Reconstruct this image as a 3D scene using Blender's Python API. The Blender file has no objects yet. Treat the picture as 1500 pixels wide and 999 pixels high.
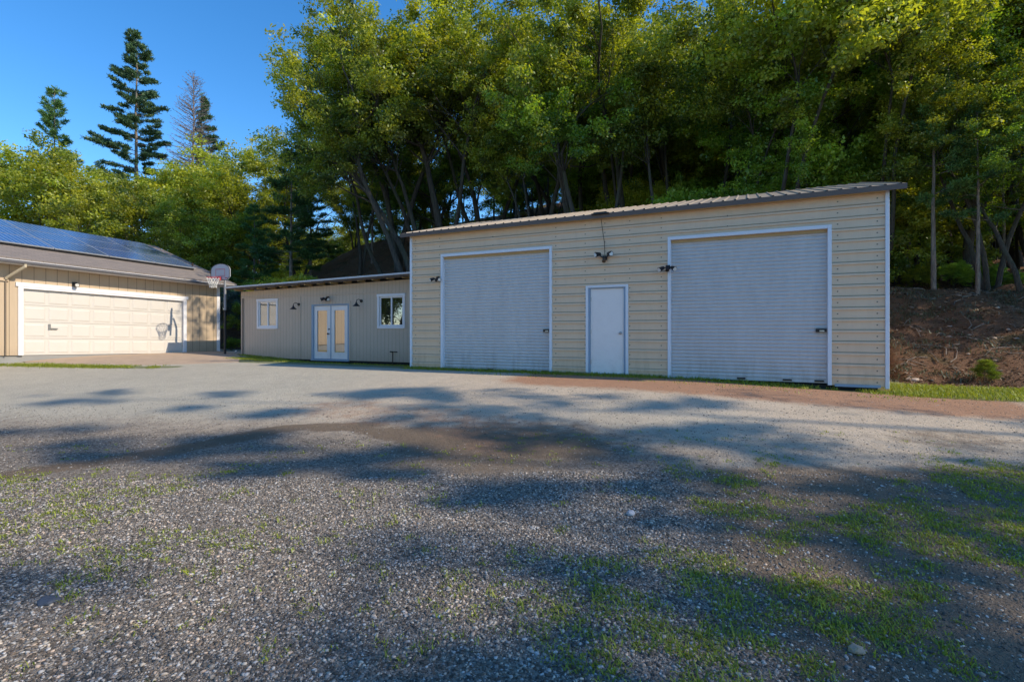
import bpy, math, random
import numpy as np
from mathutils import Vector, Matrix
random.seed(7); R=math.radians
C=bpy.context.scene.collection
CA,SA=math.cos(R(25)),math.sin(R(25))       # building grid: u along the shop front, v away from the viewer
def uv2xy(u,v): return (u*CA+v*SA, -u*SA+v*CA)
def xy2uv(x,y): return (x*CA-y*SA, x*SA+y*CA)
def ss(a,b,x):
    t=np.clip((np.asarray(x,dtype=float)-a)/(b-a),0,1); return t*t*(3-2*t)
# ---------------------------------------------------------------- numpy noise
_tab=np.random.RandomState(3).rand(256,256)
def vnoise(x,y):
    x=np.asarray(x,dtype=float); y=np.asarray(y,dtype=float)
    xi=np.floor(x).astype(int); yi=np.floor(y).astype(int); fx=x-xi; fy=y-yi
    fx=fx*fx*(3-2*fx); fy=fy*fy*(3-2*fy)
    a=_tab[xi&255,yi&255]; b=_tab[(xi+1)&255,yi&255]; c=_tab[xi&255,(yi+1)&255]; d=_tab[(xi+1)&255,(yi+1)&255]
    return (a*(1-fx)+b*fx)*(1-fy)+(c*(1-fx)+d*fx)*fy
def fbm(x,y,o=4):
    s=0; a=.5; n=0
    for i in range(o):
        s=s+a*vnoise(x*2**i+17.3*i,y*2**i+9.1*i); n+=a; a*=.5
    return s/n
# ---------------------------------------------------------------- terrain
def terrain(x,y):
    x=np.asarray(x,dtype=float); y=np.asarray(y,dtype=float)
    u,v=xy2uv(x,y)
    h=-.42*(1-ss(2.5,10.8,v))
    h=h-.15*ss(-2,3.2,u)
    h=h+.14*ss(15.0,20.5,-u)
    h=h+.10*ss(21,24,-u)*0
    h=h-.22*ss(-17,-11.5,u)*ss(11.9,13.2,v)*(1-ss(-8.6,-7.5,u))
    h=h+.035*(fbm(x*.45,y*.45,3)-.5)*(1-ss(9,11,v))
    vf=17.0+3.0*ss(-18.7,-17.9,u)-5.9*ss(1.8,3.4,u)
    d=np.maximum(v-vf+.5*(fbm(x*.5+50,y*.5,2)-.5),0)
    hl=.60*np.minimum(d,13)+.30*np.clip(d-13,0,40)
    hr=.44*np.minimum(d,5.4)+.12*np.clip(d-5.4,0,6)+.26*np.clip(d-11.4,0,60)
    k=ss(-2,4,u)
    hh=hl*(1-k)+hr*k
    hh=hh*(1-.72*ss(24,40,-u))
    bump=(fbm(x*.7,y*.7,4)-.5)*.5*ss(0,2,d)+(fbm(x*2.5,y*2.5,3)-.5)*.16*ss(0,1,d)
    return h+hh+bump
def T(x,y): return float(terrain(x,y))
# ---------------------------------------------------------------- materials
def mat(name):
    m=bpy.data.materials.new(name); m.use_nodes=True; nt=m.node_tree
    b=nt.nodes['Principled BSDF']; return m,nt,b
def N(nt,t,**k):
    n=nt.nodes.new(t)
    for a,v in k.items(): setattr(n,a,v)
    return n
def L(nt,a,b): nt.links.new(a,b)
def ramp(nt,fac,stops):
    r=N(nt,'ShaderNodeValToRGB'); e=r.color_ramp.elements
    e[0].position=stops[0][0]; e[0].color=(*stops[0][1],1); e[1].position=stops[-1][0]; e[1].color=(*stops[-1][1],1)
    for p,c in stops[1:-1]:
        q=e.new(p); q.color=(*c,1)
    L(nt,fac,r.inputs[0]); return r.outputs[0]
def mix(nt,f,a,b,blend='MIX'):
    m=N(nt,'ShaderNodeMix',data_type='RGBA',blend_type=blend)
    for i,v in ((0,f),(6,a),(7,b)):
        if hasattr(v,'links'): L(nt,v,m.inputs[i])
        elif i==0: m.inputs[0].default_value=v
        else: m.inputs[i].default_value=(*v,1)
    return m.outputs[2]
def math_(nt,op,a,b=None,clamp=False):
    m=N(nt,'ShaderNodeMath',operation=op,use_clamp=clamp)
    for i,v in ((0,a),(1,b)):
        if v is None: continue
        if hasattr(v,'links'): L(nt,v,m.inputs[i])
        else: m.inputs[i].default_value=v
    return m.outputs[0]
def noise(nt,vec,scale,detail=4,rough=.55):
    n=N(nt,'ShaderNodeTexNoise'); n.inputs['Scale'].default_value=scale; n.inputs['Detail'].default_value=detail; n.inputs['Roughness'].default_value=rough
    L(nt,vec,n.inputs['Vector']); return n.outputs['Fac']
def mapped(nt,vec,scale):
    m=N(nt,'ShaderNodeMapping'); m.inputs['Scale'].default_value=scale; L(nt,vec,m.inputs['Vector']); return m.outputs[0]
def bump(nt,h,b,strength=.3,dist=.01,normal=None):
    n=N(nt,'ShaderNodeBump'); n.inputs['Strength'].default_value=strength; n.inputs['Distance'].default_value=dist
    L(nt,h,n.inputs['Height'])
    if normal is not None: L(nt,normal,n.inputs['Normal'])
    if b is not None: L(nt,n.outputs[0],b.inputs['Normal'])
    return n.outputs[0]
def paint(name,col,rough=.5,metal=0,var=.12,scale=3,dirt=0,dirtcol=(.12,.09,.06),stretch=(1,1,1),bmp=0,bscale=60,spec=.4):
    m,nt,b=mat(name); tc=N(nt,'ShaderNodeTexCoord').outputs['Object']
    v=mapped(nt,tc,stretch)
    n1=noise(nt,v,scale,6,.6)
    c=mix(nt,n1,tuple(x*(1-var) for x in col),tuple(min(1,x*(1+var)) for x in col))
    if dirt:
        n2=noise(nt,v,scale*2.7,8,.7)
        f=ramp(nt,n2,[(.45,(0,0,0)),(.75,(1,1,1))])
        sx=N(nt,'ShaderNodeSeparateXYZ'); L(nt,tc,sx.inputs[0])
        low=ramp(nt,sx.outputs['Z'],[(0,(1,1,1)),(.55,(.25,.25,.25)),(1,(.25,.25,.25))])
        ff=math_(nt,'MULTIPLY',math_(nt,'MULTIPLY',f,low),dirt,True)
        c=mix(nt,ff,c,dirtcol)
    L(nt,c,b.inputs['Base Color']); b.inputs['Roughness'].default_value=rough; b.inputs['Metallic'].default_value=metal
    b.inputs['Specular IOR Level'].default_value=spec
    if bmp: bump(nt,noise(nt,v,bscale,4),b,bmp,.004)
    return m
M={}
M['siding']=paint('tan_metal_siding',(.72,.54,.37),.42,0,.08,1.3,.5,(.30,.20,.11),(2.2,1,.5),.25,2,spec=.5)
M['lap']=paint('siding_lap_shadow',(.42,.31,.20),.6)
M['screw']=paint('screw_heads',(.16,.14,.11),.5)
M['roller']=paint('grey_blue_roller_door',(.55,.54,.53),.42,0,.10,1.1,.75,(.30,.27,.23),(2.5,1,.5),.10,2.2,spec=.6)
M['trimwhite']=paint('white_metal_trim',(.72,.75,.80),.4,0,.04,3,.25,(.4,.36,.3))
M['doorwhite']=paint('white_steel_door',(.84,.79,.75),.45,0,.05,1.5,.45,(.5,.42,.38))
M['bluegrey']=paint('blue_grey_frame_paint',(.27,.36,.46),.5,0,.08)
M['roofbrown']=paint('brown_roof_trim',(.135,.095,.075),.45,0,.1)
M['rooftop']=paint('weathered_roof_panel',(.42,.35,.28),.4,.2,.15,3)
M['wood']=paint('fascia_wood',(.48,.32,.15),.7,0,.2,6)
M['oldwood']=paint('rotten_brown_wood',(.11,.07,.045),.85,0,.6,5,.3,(.32,.25,.18),(1,1,3),.4,30)
M['white']=paint('white_painted_wood',(.82,.80,.80),.5,0,.04,5,.15,(.5,.42,.32))
M['dripedge']=paint('pale_roof_edge',(.60,.60,.60),.5,0,.18,5,.3,(.3,.26,.2),(1,4,4))
M['cream']=paint('cream_garage_door',(.66,.61,.54),.45,0,.03,1.5,.2,(.5,.4,.27))
M['black']=paint('black_metal',(.018,.018,.02),.45)
M['darkgap']=paint('black_base_board',(.014,.013,.012),.8)
M['steel']=paint('brushed_steel',(.45,.44,.42),.35,.8)
M['greymetal']=paint('grey_painted_pole',(.30,.31,.33),.5,.3)
M['grey']=paint('grey_backboard',(.46,.47,.50),.45)
M['red']=paint('red_paint',(.45,.045,.05),.5)
M['net']=paint('white_net_cord',(.8,.78,.72),.8)
M['gutter']=paint('dark_gutter',(.10,.095,.10),.5,0,.1)
M['lens']=paint('lamp_lens',(.65,.63,.58),.2)
M['concrete']=paint('concrete_apron',(.44,.32,.225),.85,0,.15,1.2,.6,(.25,.19,.13),bmp=.3,bscale=80)
M['conccurb']=paint('concrete_footing',(.3,.29,.27),.85,0,.2,2)
M['blind']=paint('white_blind',(.68,.68,.68),.6)
M['dark_in']=paint('dark_interior',(.035,.04,.045),.8)
M['curtain']=paint('curtain_cloth',(.50,.40,.31),.8,0,.1,2,stretch=(9,1,.3))
M['mulch']=paint('red_mulch',(.11,.045,.03),.95,0,.6,30,bmp=.8,bscale=60)
M['cable']=paint('black_cable',(.03,.03,.03),.6)
def groove_siding(name,col,axis,pitch,width,dark=.45,warm=None):
    m,nt,b=mat(name); tc=N(nt,'ShaderNodeTexCoord').outputs['Object']
    sx=N(nt,'ShaderNodeSeparateXYZ'); L(nt,tc,sx.inputs[0])
    a=sx.outputs[axis]; fr=math_(nt,'FRACT',math_(nt,'DIVIDE',math_(nt,'ADD',a,100.0),pitch))
    g=math_(nt,'LESS_THAN',fr,width/pitch)
    n1=noise(nt,mapped(nt,tc,(2,2,.35)),2.5,8,.65)
    c=mix(nt,n1,tuple(x*.82 for x in col),tuple(min(1,x*1.15) for x in col))
    n3=noise(nt,mapped(nt,tc,(14,14,.6)),3,5)
    c=mix(nt,.25,c,mix(nt,n3,tuple(x*.7 for x in col),tuple(min(1,x*1.2) for x in col)))
    low=ramp(nt,sx.outputs['Z'],[(.0,(1,1,1)),(.5,(0,0,0))])
    dn=noise(nt,tc,5,6,.7)
    c=mix(nt,math_(nt,'MULTIPLY',math_(nt,'MULTIPLY',low,dn),.5),c,(.16,.11,.07))
    c=mix(nt,math_(nt,'MULTIPLY',g,dark),c,tuple(x*.25 for x in col))
    L(nt,c,b.inputs['Base Color']); b.inputs['Roughness'].default_value=.75
    inv=math_(nt,'SUBTRACT',1.0,g)
    n1b=bump(nt,inv,None,.6,.006); bump(nt,n3,b,.25,.004,n1b)
    return m
M['officewall']=groove_siding('grey_tan_board_siding',(.60,.475,.36),0,.1525,.012,.45)
M['garagewall']=groove_siding('tan_board_siding',(.54,.41,.275),1,.305,.014,.8)
def shingle():
    m,nt,b=mat('asphalt_shingles'); tc=N(nt,'ShaderNodeTexCoord').outputs['Object']
    mp=N(nt,'ShaderNodeMapping'); mp.inputs['Rotation'].default_value=(0,0,R(90)); L(nt,tc,mp.inputs[0])
    br=N(nt,'ShaderNodeTexBrick'); br.inputs['Scale'].default_value=1; br.inputs['Brick Width'].default_value=.3; br.inputs['Row Height'].default_value=.14
    br.inputs['Mortar Size'].default_value=.008; br.inputs['Color1'].default_value=(.27,.22,.18,1); br.inputs['Color2'].default_value=(.17,.145,.125,1); br.inputs['Mortar'].default_value=(.07,.06,.05,1)
    L(nt,mp.outputs[0],br.inputs['Vector'])
    c=mix(nt,.5,br.outputs['Color'],mix(nt,noise(nt,tc,35,4),(.12,.10,.09),(.34,.28,.24)))
    L(nt,c,b.inputs['Base Color']); b.inputs['Roughness'].default_value=.9
    bump(nt,br.outputs['Fac'],b,-.5,.01); return m
M['shingle']=shingle()
def solar():
    m,nt,b=mat('solar_cells'); tc=N(nt,'ShaderNodeTexCoord').outputs['Object']
    sx=N(nt,'ShaderNodeSeparateXYZ'); L(nt,tc,sx.inputs[0])
    fx=math_(nt,'FRACT',math_(nt,'DIVIDE',math_(nt,'ADD',sx.outputs[1],50.),.159)); fy=math_(nt,'FRACT',math_(nt,'DIVIDE',math_(nt,'ADD',sx.outputs[0],50.),.159))
    g=math_(nt,'MAXIMUM',math_(nt,'LESS_THAN',fx,.14),math_(nt,'LESS_THAN',fy,.05))
    vor=N(nt,'ShaderNodeTexVoronoi'); vor.inputs['Scale'].default_value=6.3; L(nt,tc,vor.inputs[0])
    c=mix(nt,vor.outputs['Distance'],(.012,.04,.15),(.028,.08,.25))
    oi=N(nt,'ShaderNodeObjectInfo'); c=mix(nt,math_(nt,'MULTIPLY',oi.outputs['Random'],.7),c,(.03,.045,.075))
    c=mix(nt,g,c,(.30,.36,.46)); L(nt,c,b.inputs['Base Color'])
    b.inputs['Roughness'].default_value=.12; b.inputs['Specular IOR Level'].default_value=.6; return m
M['solar']=solar(); M['alu']=paint('aluminium_panel_rim',(.55,.58,.62),.4,.6)
def glass(name,tint=(.02,.03,.035),rough=.02,alpha=.25):
    m=bpy.data.materials.new(name); m.use_nodes=True; nt=m.node_tree; nt.nodes.clear()
    o=N(nt,'ShaderNodeOutputMaterial'); g=N(nt,'ShaderNodeBsdfGlossy'); g.inputs['Roughness'].default_value=rough; g.inputs['Color'].default_value=(.95,.95,.95,1)
    t=N(nt,'ShaderNodeBsdfTransparent'); t.inputs['Color'].default_value=(.8,.85,.85,1)
    lw=N(nt,'ShaderNodeLayerWeight'); lw.inputs['Blend'].default_value=.35
    f=math_(nt,'ADD',math_(nt,'MULTIPLY',lw.outputs['Fresnel'],.7),alpha,True)
    mx=N(nt,'ShaderNodeMixShader'); L(nt,f,mx.inputs[0]); L(nt,t.outputs[0],mx.inputs[1]); L(nt,g.outputs[0],mx.inputs[2]); L(nt,mx.outputs[0],o.inputs[0]); return m
M['glass']=glass('window_glass'); M['glass2']=glass('door_glass',alpha=.35)
def bark(name,a,b_,sc=6):
    m,nt,b=mat(name); tc=N(nt,'ShaderNodeTexCoord').outputs['Object']
    n=noise(nt,mapped(nt,tc,(3,3,.6)),sc,6,.7)
    c=ramp(nt,n,[(.3,a),(.65,b_)])
    n2=noise(nt,tc,1.3,3); c=mix(nt,ramp(nt,n2,[(.5,(0,0,0)),(.7,(.5,.5,.5))]),c,(.06,.08,.04))
    L(nt,c,b.inputs['Base Color']); b.inputs['Roughness'].default_value=.95; bump(nt,n,b,.8,.03); return m
M['oakbark']=bark('oak_bark',(.022,.018,.014),(.11,.09,.068)); M['pinebark']=bark('pine_bark',(.07,.05,.04),(.34,.27,.21)); M['deadbark']=bark('dead_grey_bark',(.13,.10,.09),(.34,.28,.26))
def leafmat(name,dark,light,trans=.35,tcol=(1.25,1.25,.5),gloss=.04):
    m=bpy.data.materials.new(name); m.use_nodes=True; nt=m.node_tree; nt.nodes.clear()
    o=N(nt,'ShaderNodeOutputMaterial'); at=N(nt,'ShaderNodeAttribute',attribute_name='tint'); oi=N(nt,'ShaderNodeObjectInfo')
    sp=N(nt,'ShaderNodeSeparateColor'); L(nt,at.outputs['Color'],sp.inputs[0])
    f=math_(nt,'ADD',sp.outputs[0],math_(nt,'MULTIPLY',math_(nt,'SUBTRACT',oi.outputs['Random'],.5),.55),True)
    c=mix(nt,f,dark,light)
    c=mix(nt,math_(nt,'MULTIPLY',sp.outputs[1],.55),c,(.60,.54,.04)); 
    c=mix(nt,math_(nt,'MULTIPLY',sp.outputs[2],.6),c,(.16,.125,.07))
    d=N(nt,'ShaderNodeBsdfDiffuse'); L(nt,c,d.inputs[0])
    t=N(nt,'ShaderNodeBsdfTranslucent'); L(nt,mix(nt,1.0,c,tcol,'MULTIPLY'),t.inputs[0])
    g=N(nt,'ShaderNodeBsdfGlossy'); g.inputs['Roughness'].default_value=.45; g.inputs[0].default_value=(.8,.85,.8,1)
    mx=N(nt,'ShaderNodeMixShader'); mx.inputs[0].default_value=trans; L(nt,d.outputs[0],mx.inputs[1]); L(nt,t.outputs[0],mx.inputs[2])
    m2=N(nt,'ShaderNodeMixShader'); m2.inputs[0].default_value=gloss; L(nt,mx.outputs[0],m2.inputs[1]); L(nt,g.outputs[0],m2.inputs[2]); L(nt,m2.outputs[0],o.inputs[0]); return m
M['oakleaf']=leafmat('oak_leaves',(.085,.135,.022),(.44,.50,.06),.48,(1.7,1.55,.4))
M['greenleaf']=leafmat('bright_green_leaves',(.07,.15,.025),(.35,.48,.055),.5,(1.6,1.6,.4))
M['needle']=leafmat('pine_needles',(.03,.08,.025),(.13,.25,.06),.15)
M['firneedle']=leafmat('fir_needles',(.035,.085,.045),(.13,.21,.08),.1)
M['grassblade']=leafmat('grass_blades',(.09,.15,.02),(.40,.44,.06),.35,(1.3,1.3,.45),.03)
M['litter']=leafmat('fallen_leaves',(.05,.028,.016),(.38,.25,.15),.1,(1,1,1),.02)
M['greyshrub']=leafmat('grey_green_leaves',(.06,.08,.06),(.19,.23,.17),.2,(1,1,.8))
def stonemat():
    m,nt,b=mat('gravel_stones'); at=N(nt,'ShaderNodeAttribute',attribute_name='tint')
    tc=N(nt,'ShaderNodeTexCoord').outputs['Object']
    c=mix(nt,.35,at.outputs['Color'],mix(nt,noise(nt,tc,90,3),(.6,.6,.6),(1.5,1.5,1.5)),'MULTIPLY')
    L(nt,c,b.inputs['Base Color']); b.inputs['Roughness'].default_value=.8; return m
M['stone']=stonemat()
def groundmat():
    m,nt,b=mat('yard_ground'); tc=N(nt,'ShaderNodeTexCoord').outputs['Object']
    A=N(nt,'ShaderNodeAttribute',attribute_name='maska'); B=N(nt,'ShaderNodeAttribute',attribute_name='maskb')
    sa=N(nt,'ShaderNodeSeparateColor'); L(nt,A.outputs['Color'],sa.inputs[0]); sb=N(nt,'ShaderNodeSeparateColor'); L(nt,B.outputs['Color'],sb.inputs[0])
    redd,soil,grass=sa.outputs[0],sa.outputs[1],sa.outputs[2]; coarse,blue,forest=sb.outputs[0],sb.outputs[1],sb.outputs[2]
    dv=noise(nt,tc,30,3); 
    wv=N(nt,'ShaderNodeMix',data_type='VECTOR'); wv.inputs[0].default_value=.012; L(nt,tc,wv.inputs[4]); nn=N(nt,'ShaderNodeTexNoise'); nn.inputs['Scale'].default_value=40; L(nt,tc,nn.inputs['Vector']); L(nt,nn.outputs['Color'],wv.inputs[5])
    def vor(scale):
        v=N(nt,'ShaderNodeTexVoronoi'); v.inputs['Scale'].default_value=scale; L(nt,wv.outputs[1],v.inputs['Vector'])
        return v
    v1=vor(60); v2=vor(130)
    def cellcol(v,lo,hi):
        s=N(nt,'ShaderNodeSeparateColor'); L(nt,v.outputs['Color'],s.inputs[0])
        return mix(nt,s.outputs[0],lo,hi),s
    cc,s1=cellcol(v1,(.07,.058,.046),(.40,.345,.285)); fc,s2=cellcol(v2,(.27,.24,.20),(.66,.60,.52))
    cc=mix(nt,math_(nt,'MULTIPLY',s1.outputs[1],.5),cc,(.27,.20,.14))
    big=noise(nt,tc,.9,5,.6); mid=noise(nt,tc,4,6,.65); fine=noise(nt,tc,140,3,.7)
    tan=mix(nt,.6,fc,mix(nt,mid,(.50,.37,.235),(.86,.665,.455)))
    blu=mix(nt,.6,fc,mix(nt,mid,(.40,.365,.27),(.68,.62,.475)))
    base=mix(nt,blue,tan,blu)
    def edge(mask,n,w=.25):
        return ramp(nt,math_(nt,'ADD',mask,math_(nt,'MULTIPLY',math_(nt,'SUBTRACT',n,.5),1.1)),[(.5-w,(0,0,0)),(.5+w,(1,1,1))])
    base=mix(nt,edge(coarse,mid,.3),base,cc)
    base=mix(nt,math_(nt,'MULTIPLY',edge(soil,mix(nt,.4,mid,fine),.13),.85),base,mix(nt,math_(nt,'MULTIPLY',fine,mid),(.09,.058,.036),(.42,.31,.205)))
    base=mix(nt,math_(nt,'MULTIPLY',edge(redd,mix(nt,.4,mid,fine),.15),.9),base,mix(nt,fine,(.27,.12,.06),(.56,.31,.18)))
    base=mix(nt,math_(nt,'MULTIPLY',edge(grass,mid,.2),.75),base,mix(nt,fine,(.05,.07,.015),(.20,.24,.05)))
    fl=mix(nt,noise(nt,tc,3.5,8,.75),(.035,.018,.010),(.34,.155,.075)); fl=mix(nt,math_(nt,'MULTIPLY',noise(nt,tc,25,4,.7),.55),fl,(.17,.13,.09))
    fl=mix(nt,ramp(nt,noise(nt,tc,1.1,4),[(.56,(0,0,0)),(.68,(.6,.6,.6))]),fl,(.07,.08,.03))
    base=mix(nt,edge(forest,mid,.12),base,fl)
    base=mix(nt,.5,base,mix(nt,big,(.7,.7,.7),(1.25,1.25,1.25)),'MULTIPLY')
    L(nt,base,b.inputs['Base Color']); b.inputs['Roughness'].default_value=.92; b.inputs['Specular IOR Level'].default_value=.25
    hsum=math_(nt,'ADD',math_(nt,'MULTIPLY',v1.outputs['Distance'],-.9),math_(nt,'MULTIPLY',v2.outputs['Distance'],-.5))
    nb=bump(nt,hsum,None,.8,.02); nb2=bump(nt,mid,None,.5,.06,nb); bump(nt,noise(nt,tc,18,5,.7),b,.5,.03,nb2)
    return m
M['ground']=groundmat()
# ---------------------------------------------------------------- mesh helpers
def link(o,parent=None):
    C.objects.link(o)
    if parent is not None: o.parent=parent
    return o
def mesh_np(name,V,F,mats,tint=None,parent=None,smooth=False):
    me=bpy.data.meshes.new(name); V=np.asarray(V,dtype=np.float32); F=np.asarray(F,dtype=np.int32)
    k=F.shape[1]
    me.vertices.add(len(V)); me.vertices.foreach_set('co',V.ravel())
    me.loops.add(F.size); me.loops.foreach_set('vertex_index',F.ravel())
    me.polygons.add(len(F)); me.polygons.foreach_set('loop_start',np.arange(0,F.size,k,dtype=np.int32)); me.polygons.foreach_set('loop_total',np.full(len(F),k,dtype=np.int32))
    if smooth: me.polygons.foreach_set('use_smooth',np.ones(len(F),dtype=bool))
    me.update(calc_edges=True)
    if tint is not None:
        a=me.color_attributes.new('tint','FLOAT_COLOR','POINT'); t=np.ones((len(V),4),dtype=np.float32); t[:,:3]=tint; a.data.foreach_set('color',t.ravel())
    for m in (mats if isinstance(mats,(list,tuple)) else [mats]): me.materials.append(m)
    me.validate()
    o=bpy.data.objects.new(name,me)
    return link(o,parent)
class MB:
    def __init__(s): s.v=[]; s.f=[]; s.m=[]
    def add(s,vs,fs,mi=0):
        n=len(s.v); s.v+= [tuple(p) for p in vs]; s.f+=[tuple(n+i for i in f) for f in fs]; s.m+=[mi]*len(fs)
    def box(s,x0,x1,y0,y1,z0,z1,mi=0,top=None):
        t0,t1=(z1,z1) if top is None else top      # top heights at x0 and x1
        s.add([(x0,y0,z0),(x1,y0,z0),(x1,y1,z0),(x0,y1,z0),(x0,y0,t0),(x1,y0,t1),(x1,y1,t1),(x0,y1,t0)],
              [(0,3,2,1),(4,5,6,7),(0,1,5,4),(1,2,6,5),(2,3,7,6),(3,0,4,7)],mi)
    def tube(s,pts,r,n=10,mi=0,cap=True):
        pts=[Vector(p) for p in pts]; rs=r if isinstance(r,(list,tuple)) else [r]*len(pts)
        vs=[];fs=[]
        up=None
        for i,p in enumerate(pts):
            d=(pts[min(i+1,len(pts)-1)]-pts[max(i-1,0)]).normalized()
            if up is None: up=Vector((0,0,1)) if abs(d.z)<.9 else Vector((1,0,0))
            a=d.cross(up).normalized(); b=a.cross(d).normalized(); up=b
            for k in range(n):
                t=2*math.pi*k/n; vs.append(p+a*math.cos(t)*rs[i]+b*math.sin(t)*rs[i])
        for i in range(len(pts)-1):
            for k in range(n): fs.append((i*n+k,i*n+(k+1)%n,(i+1)*n+(k+1)%n,(i+1)*n+k))
        if cap: fs.append(tuple(range(n))[::-1]); fs.append(tuple((len(pts)-1)*n+k for k in range(n)))
        s.add(vs,fs,mi)
    def grid_profile(s,a,b,nrm,prof,mi=0):
        # prof: list of (offset,z); a,b 2D wall ends; nrm outward 2D normal
        vs=[];fs=[]
        for o,z in prof:
            for q in (a,b): vs.append((q[0]+nrm[0]*o,q[1]+nrm[1]*o,z))
        for i in range(len(prof)-1): fs.append((2*i,2*i+1,2*i+3,2*i+2))
        n0=len(s.m); s.add(vs,fs,mi)
        for i in range(len(prof)-1):
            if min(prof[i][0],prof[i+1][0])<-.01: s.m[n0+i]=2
    def build(s,name,mats,parent=None,shear=None,smooth=False,bev=0):
        me=bpy.data.meshes.new(name); v=s.v
        if shear: v=[(x,y,z+shear(x,y,z)) for x,y,z in v]
        me.from_pydata(v,[],s.f); 
        for m in (mats if isinstance(mats,(list,tuple)) else [mats]): me.materials.append(m)
        me.polygons.foreach_set('material_index',s.m)
        if smooth: me.polygons.foreach_set('use_smooth',[True]*len(s.f))
        me.update(); o=bpy.data.objects.new(name,me)
        if bev:
            md=o.modifiers.new('bevel','BEVEL'); md.width=bev; md.segments=2; md.limit_method='ANGLE'
        return link(o,parent)
def empty(name,loc,rz,label,cat,group=None):
    o=bpy.data.objects.new(name,None); o.empty_display_size=.3; C.objects.link(o); o.location=loc; o.rotation_euler=(0,0,rz)
    return tag(o,label,cat,group)
def tag(o,label=None,cat=None,group=None,kind=None):
    if label: o['label']=label
    if cat: o['category']=cat
    if group: o['group']=group
    if kind: o['kind']=kind
    return o
# ---------------------------------------------------------------- ground sheet
def axis(a,b,lo,hi,st,far=1.35):
    c=list(np.arange(lo,hi+1e-6,st)); s=st; x=hi
    while x<b: s*=far; x+=s; c.append(x)
    s=st; x=lo
    while x>a: s*=far; x-=s; c.insert(0,x)
    return np.array(c)
gx=np.array(sorted(set(list(axis(-600,600,-19,16,.14,1.09))))); gy=axis(-600,600,0,26,.14,1.07)
X,Y=np.meshgrid(gx,gy); U_,V_=xy2uv(X,Y); Z=terrain(X,Y)
nx,ny=len(gx),len(gy); Vt=np.stack([X.ravel(),Y.ravel(),Z.ravel()],1)
idx=np.arange(nx*ny).reshape(ny,nx)
Fq=np.stack([idx[:-1,:-1].ravel(),idx[:-1,1:].ravel(),idx[1:,1:].ravel(),idx[1:,:-1].ravel()],1)
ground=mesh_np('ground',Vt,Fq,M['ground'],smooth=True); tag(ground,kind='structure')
def seg_dist(x,y,pts):
    d=np.full(np.shape(x),1e9)
    for (ax,ay),(bx,by) in zip(pts[:-1],pts[1:]):
        t=np.clip(((x-ax)*(bx-ax)+(y-ay)*(by-ay))/((bx-ax)**2+(by-ay)**2),0,1)
        d=np.minimum(d,np.hypot(x-ax-t*(bx-ax),y-ay-t*(by-ay)))
    return d
STREAK=[(-6.5,4.2),(-5.07,5.0),(-4.0,5.95),(-3.2,6.9),(-2.2,7.0),(-1.3,6.5),(-.4,6.0),(.6,5.7)]
def masks(x,y):
    u,v=xy2uv(x,y); n=fbm(x*.8+5,y*.8,3)
    red=ss(8.2,9.8,v)*(1-ss(12.5,13,v))*ss(-5.8,-3.8,u)*(1-ss(3.2,5,u))*.85+.45*(1-ss(.3,1.5,seg_dist(x,y,[(-3.0,8.3),(-.8,7.2),(0,6.2)])))
    soil=(1-ss(.05,.45,seg_dist(x,y,STREAK)))*(.25+1.25*fbm(x*1.7,y*2.5,4))+.62*(1-ss(.5,2.0,np.hypot((x+.1)/1.3,y-5.9)))+.5*(1-ss(.4,1.5,np.hypot(x-5.2,(y-6.0)*1.6)))
    soil=soil+.85*ss(.4,2.0,x-.25*(y-3))*(1-ss(4.6,5.6,y))
    grass=1.2*ss(11.0,11.5,v)*(1-ss(14.5,14.9,v))*ss(-17,-15.5,u)+.9*ss(2.6,3.2,u)*ss(10.6,11.3,v)*(1-ss(13.6,14.2,v))
    grass=grass+.9*ss(-19.5,-18.5,-np.abs(u+0)*1.0)*0
    grass=grass+1.0*(1-ss(.5,1.1,seg_dist(x,y,[(-16.5,13.6),(-13.2,13.9),(-11.2,14.6)])))*0
    gl=(1-ss(.1,.42,seg_dist(x,y,GL)))
    grass=np.maximum(grass,gl*.95)
    coarse=(1-ss(4.6,8.2,y+.15*x))*(1-.55*ss(.8,2.4,x))*1.0+.1
    blue=ss(6.5,8.5,y)*(1-ss(-5,0,x-(y-10)*.2))*.9+.5*(1-ss(.8,2.2,np.hypot(x-1.8,(y-7)*1.3)))
    vf=17.0+3.0*ss(-18.7,-17.9,u)-5.9*ss(1.8,3.4,u)
    forest=ss(vf-.7,vf-.1,v)
    return [np.clip(q,0,1) for q in (red,soil,grass)],[np.clip(q,0,1) for q in (coarse,blue,forest)]
GL=[(-19,15.6),(-15.5,15.35),(-13.5,15.05),(-11.3,14.85),(-10,14.9)]
ma,mb_=masks(X.ravel(),Y.ravel())
for nm,mm in (('maska',ma),('maskb',mb_)):
    a=ground.data.color_attributes.new(nm,'FLOAT_COLOR','POINT'); t=np.ones((nx*ny,4),dtype=np.float32); t[:,:3]=np.stack(mm,1); a.data.foreach_set('color',t.ravel())
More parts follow.
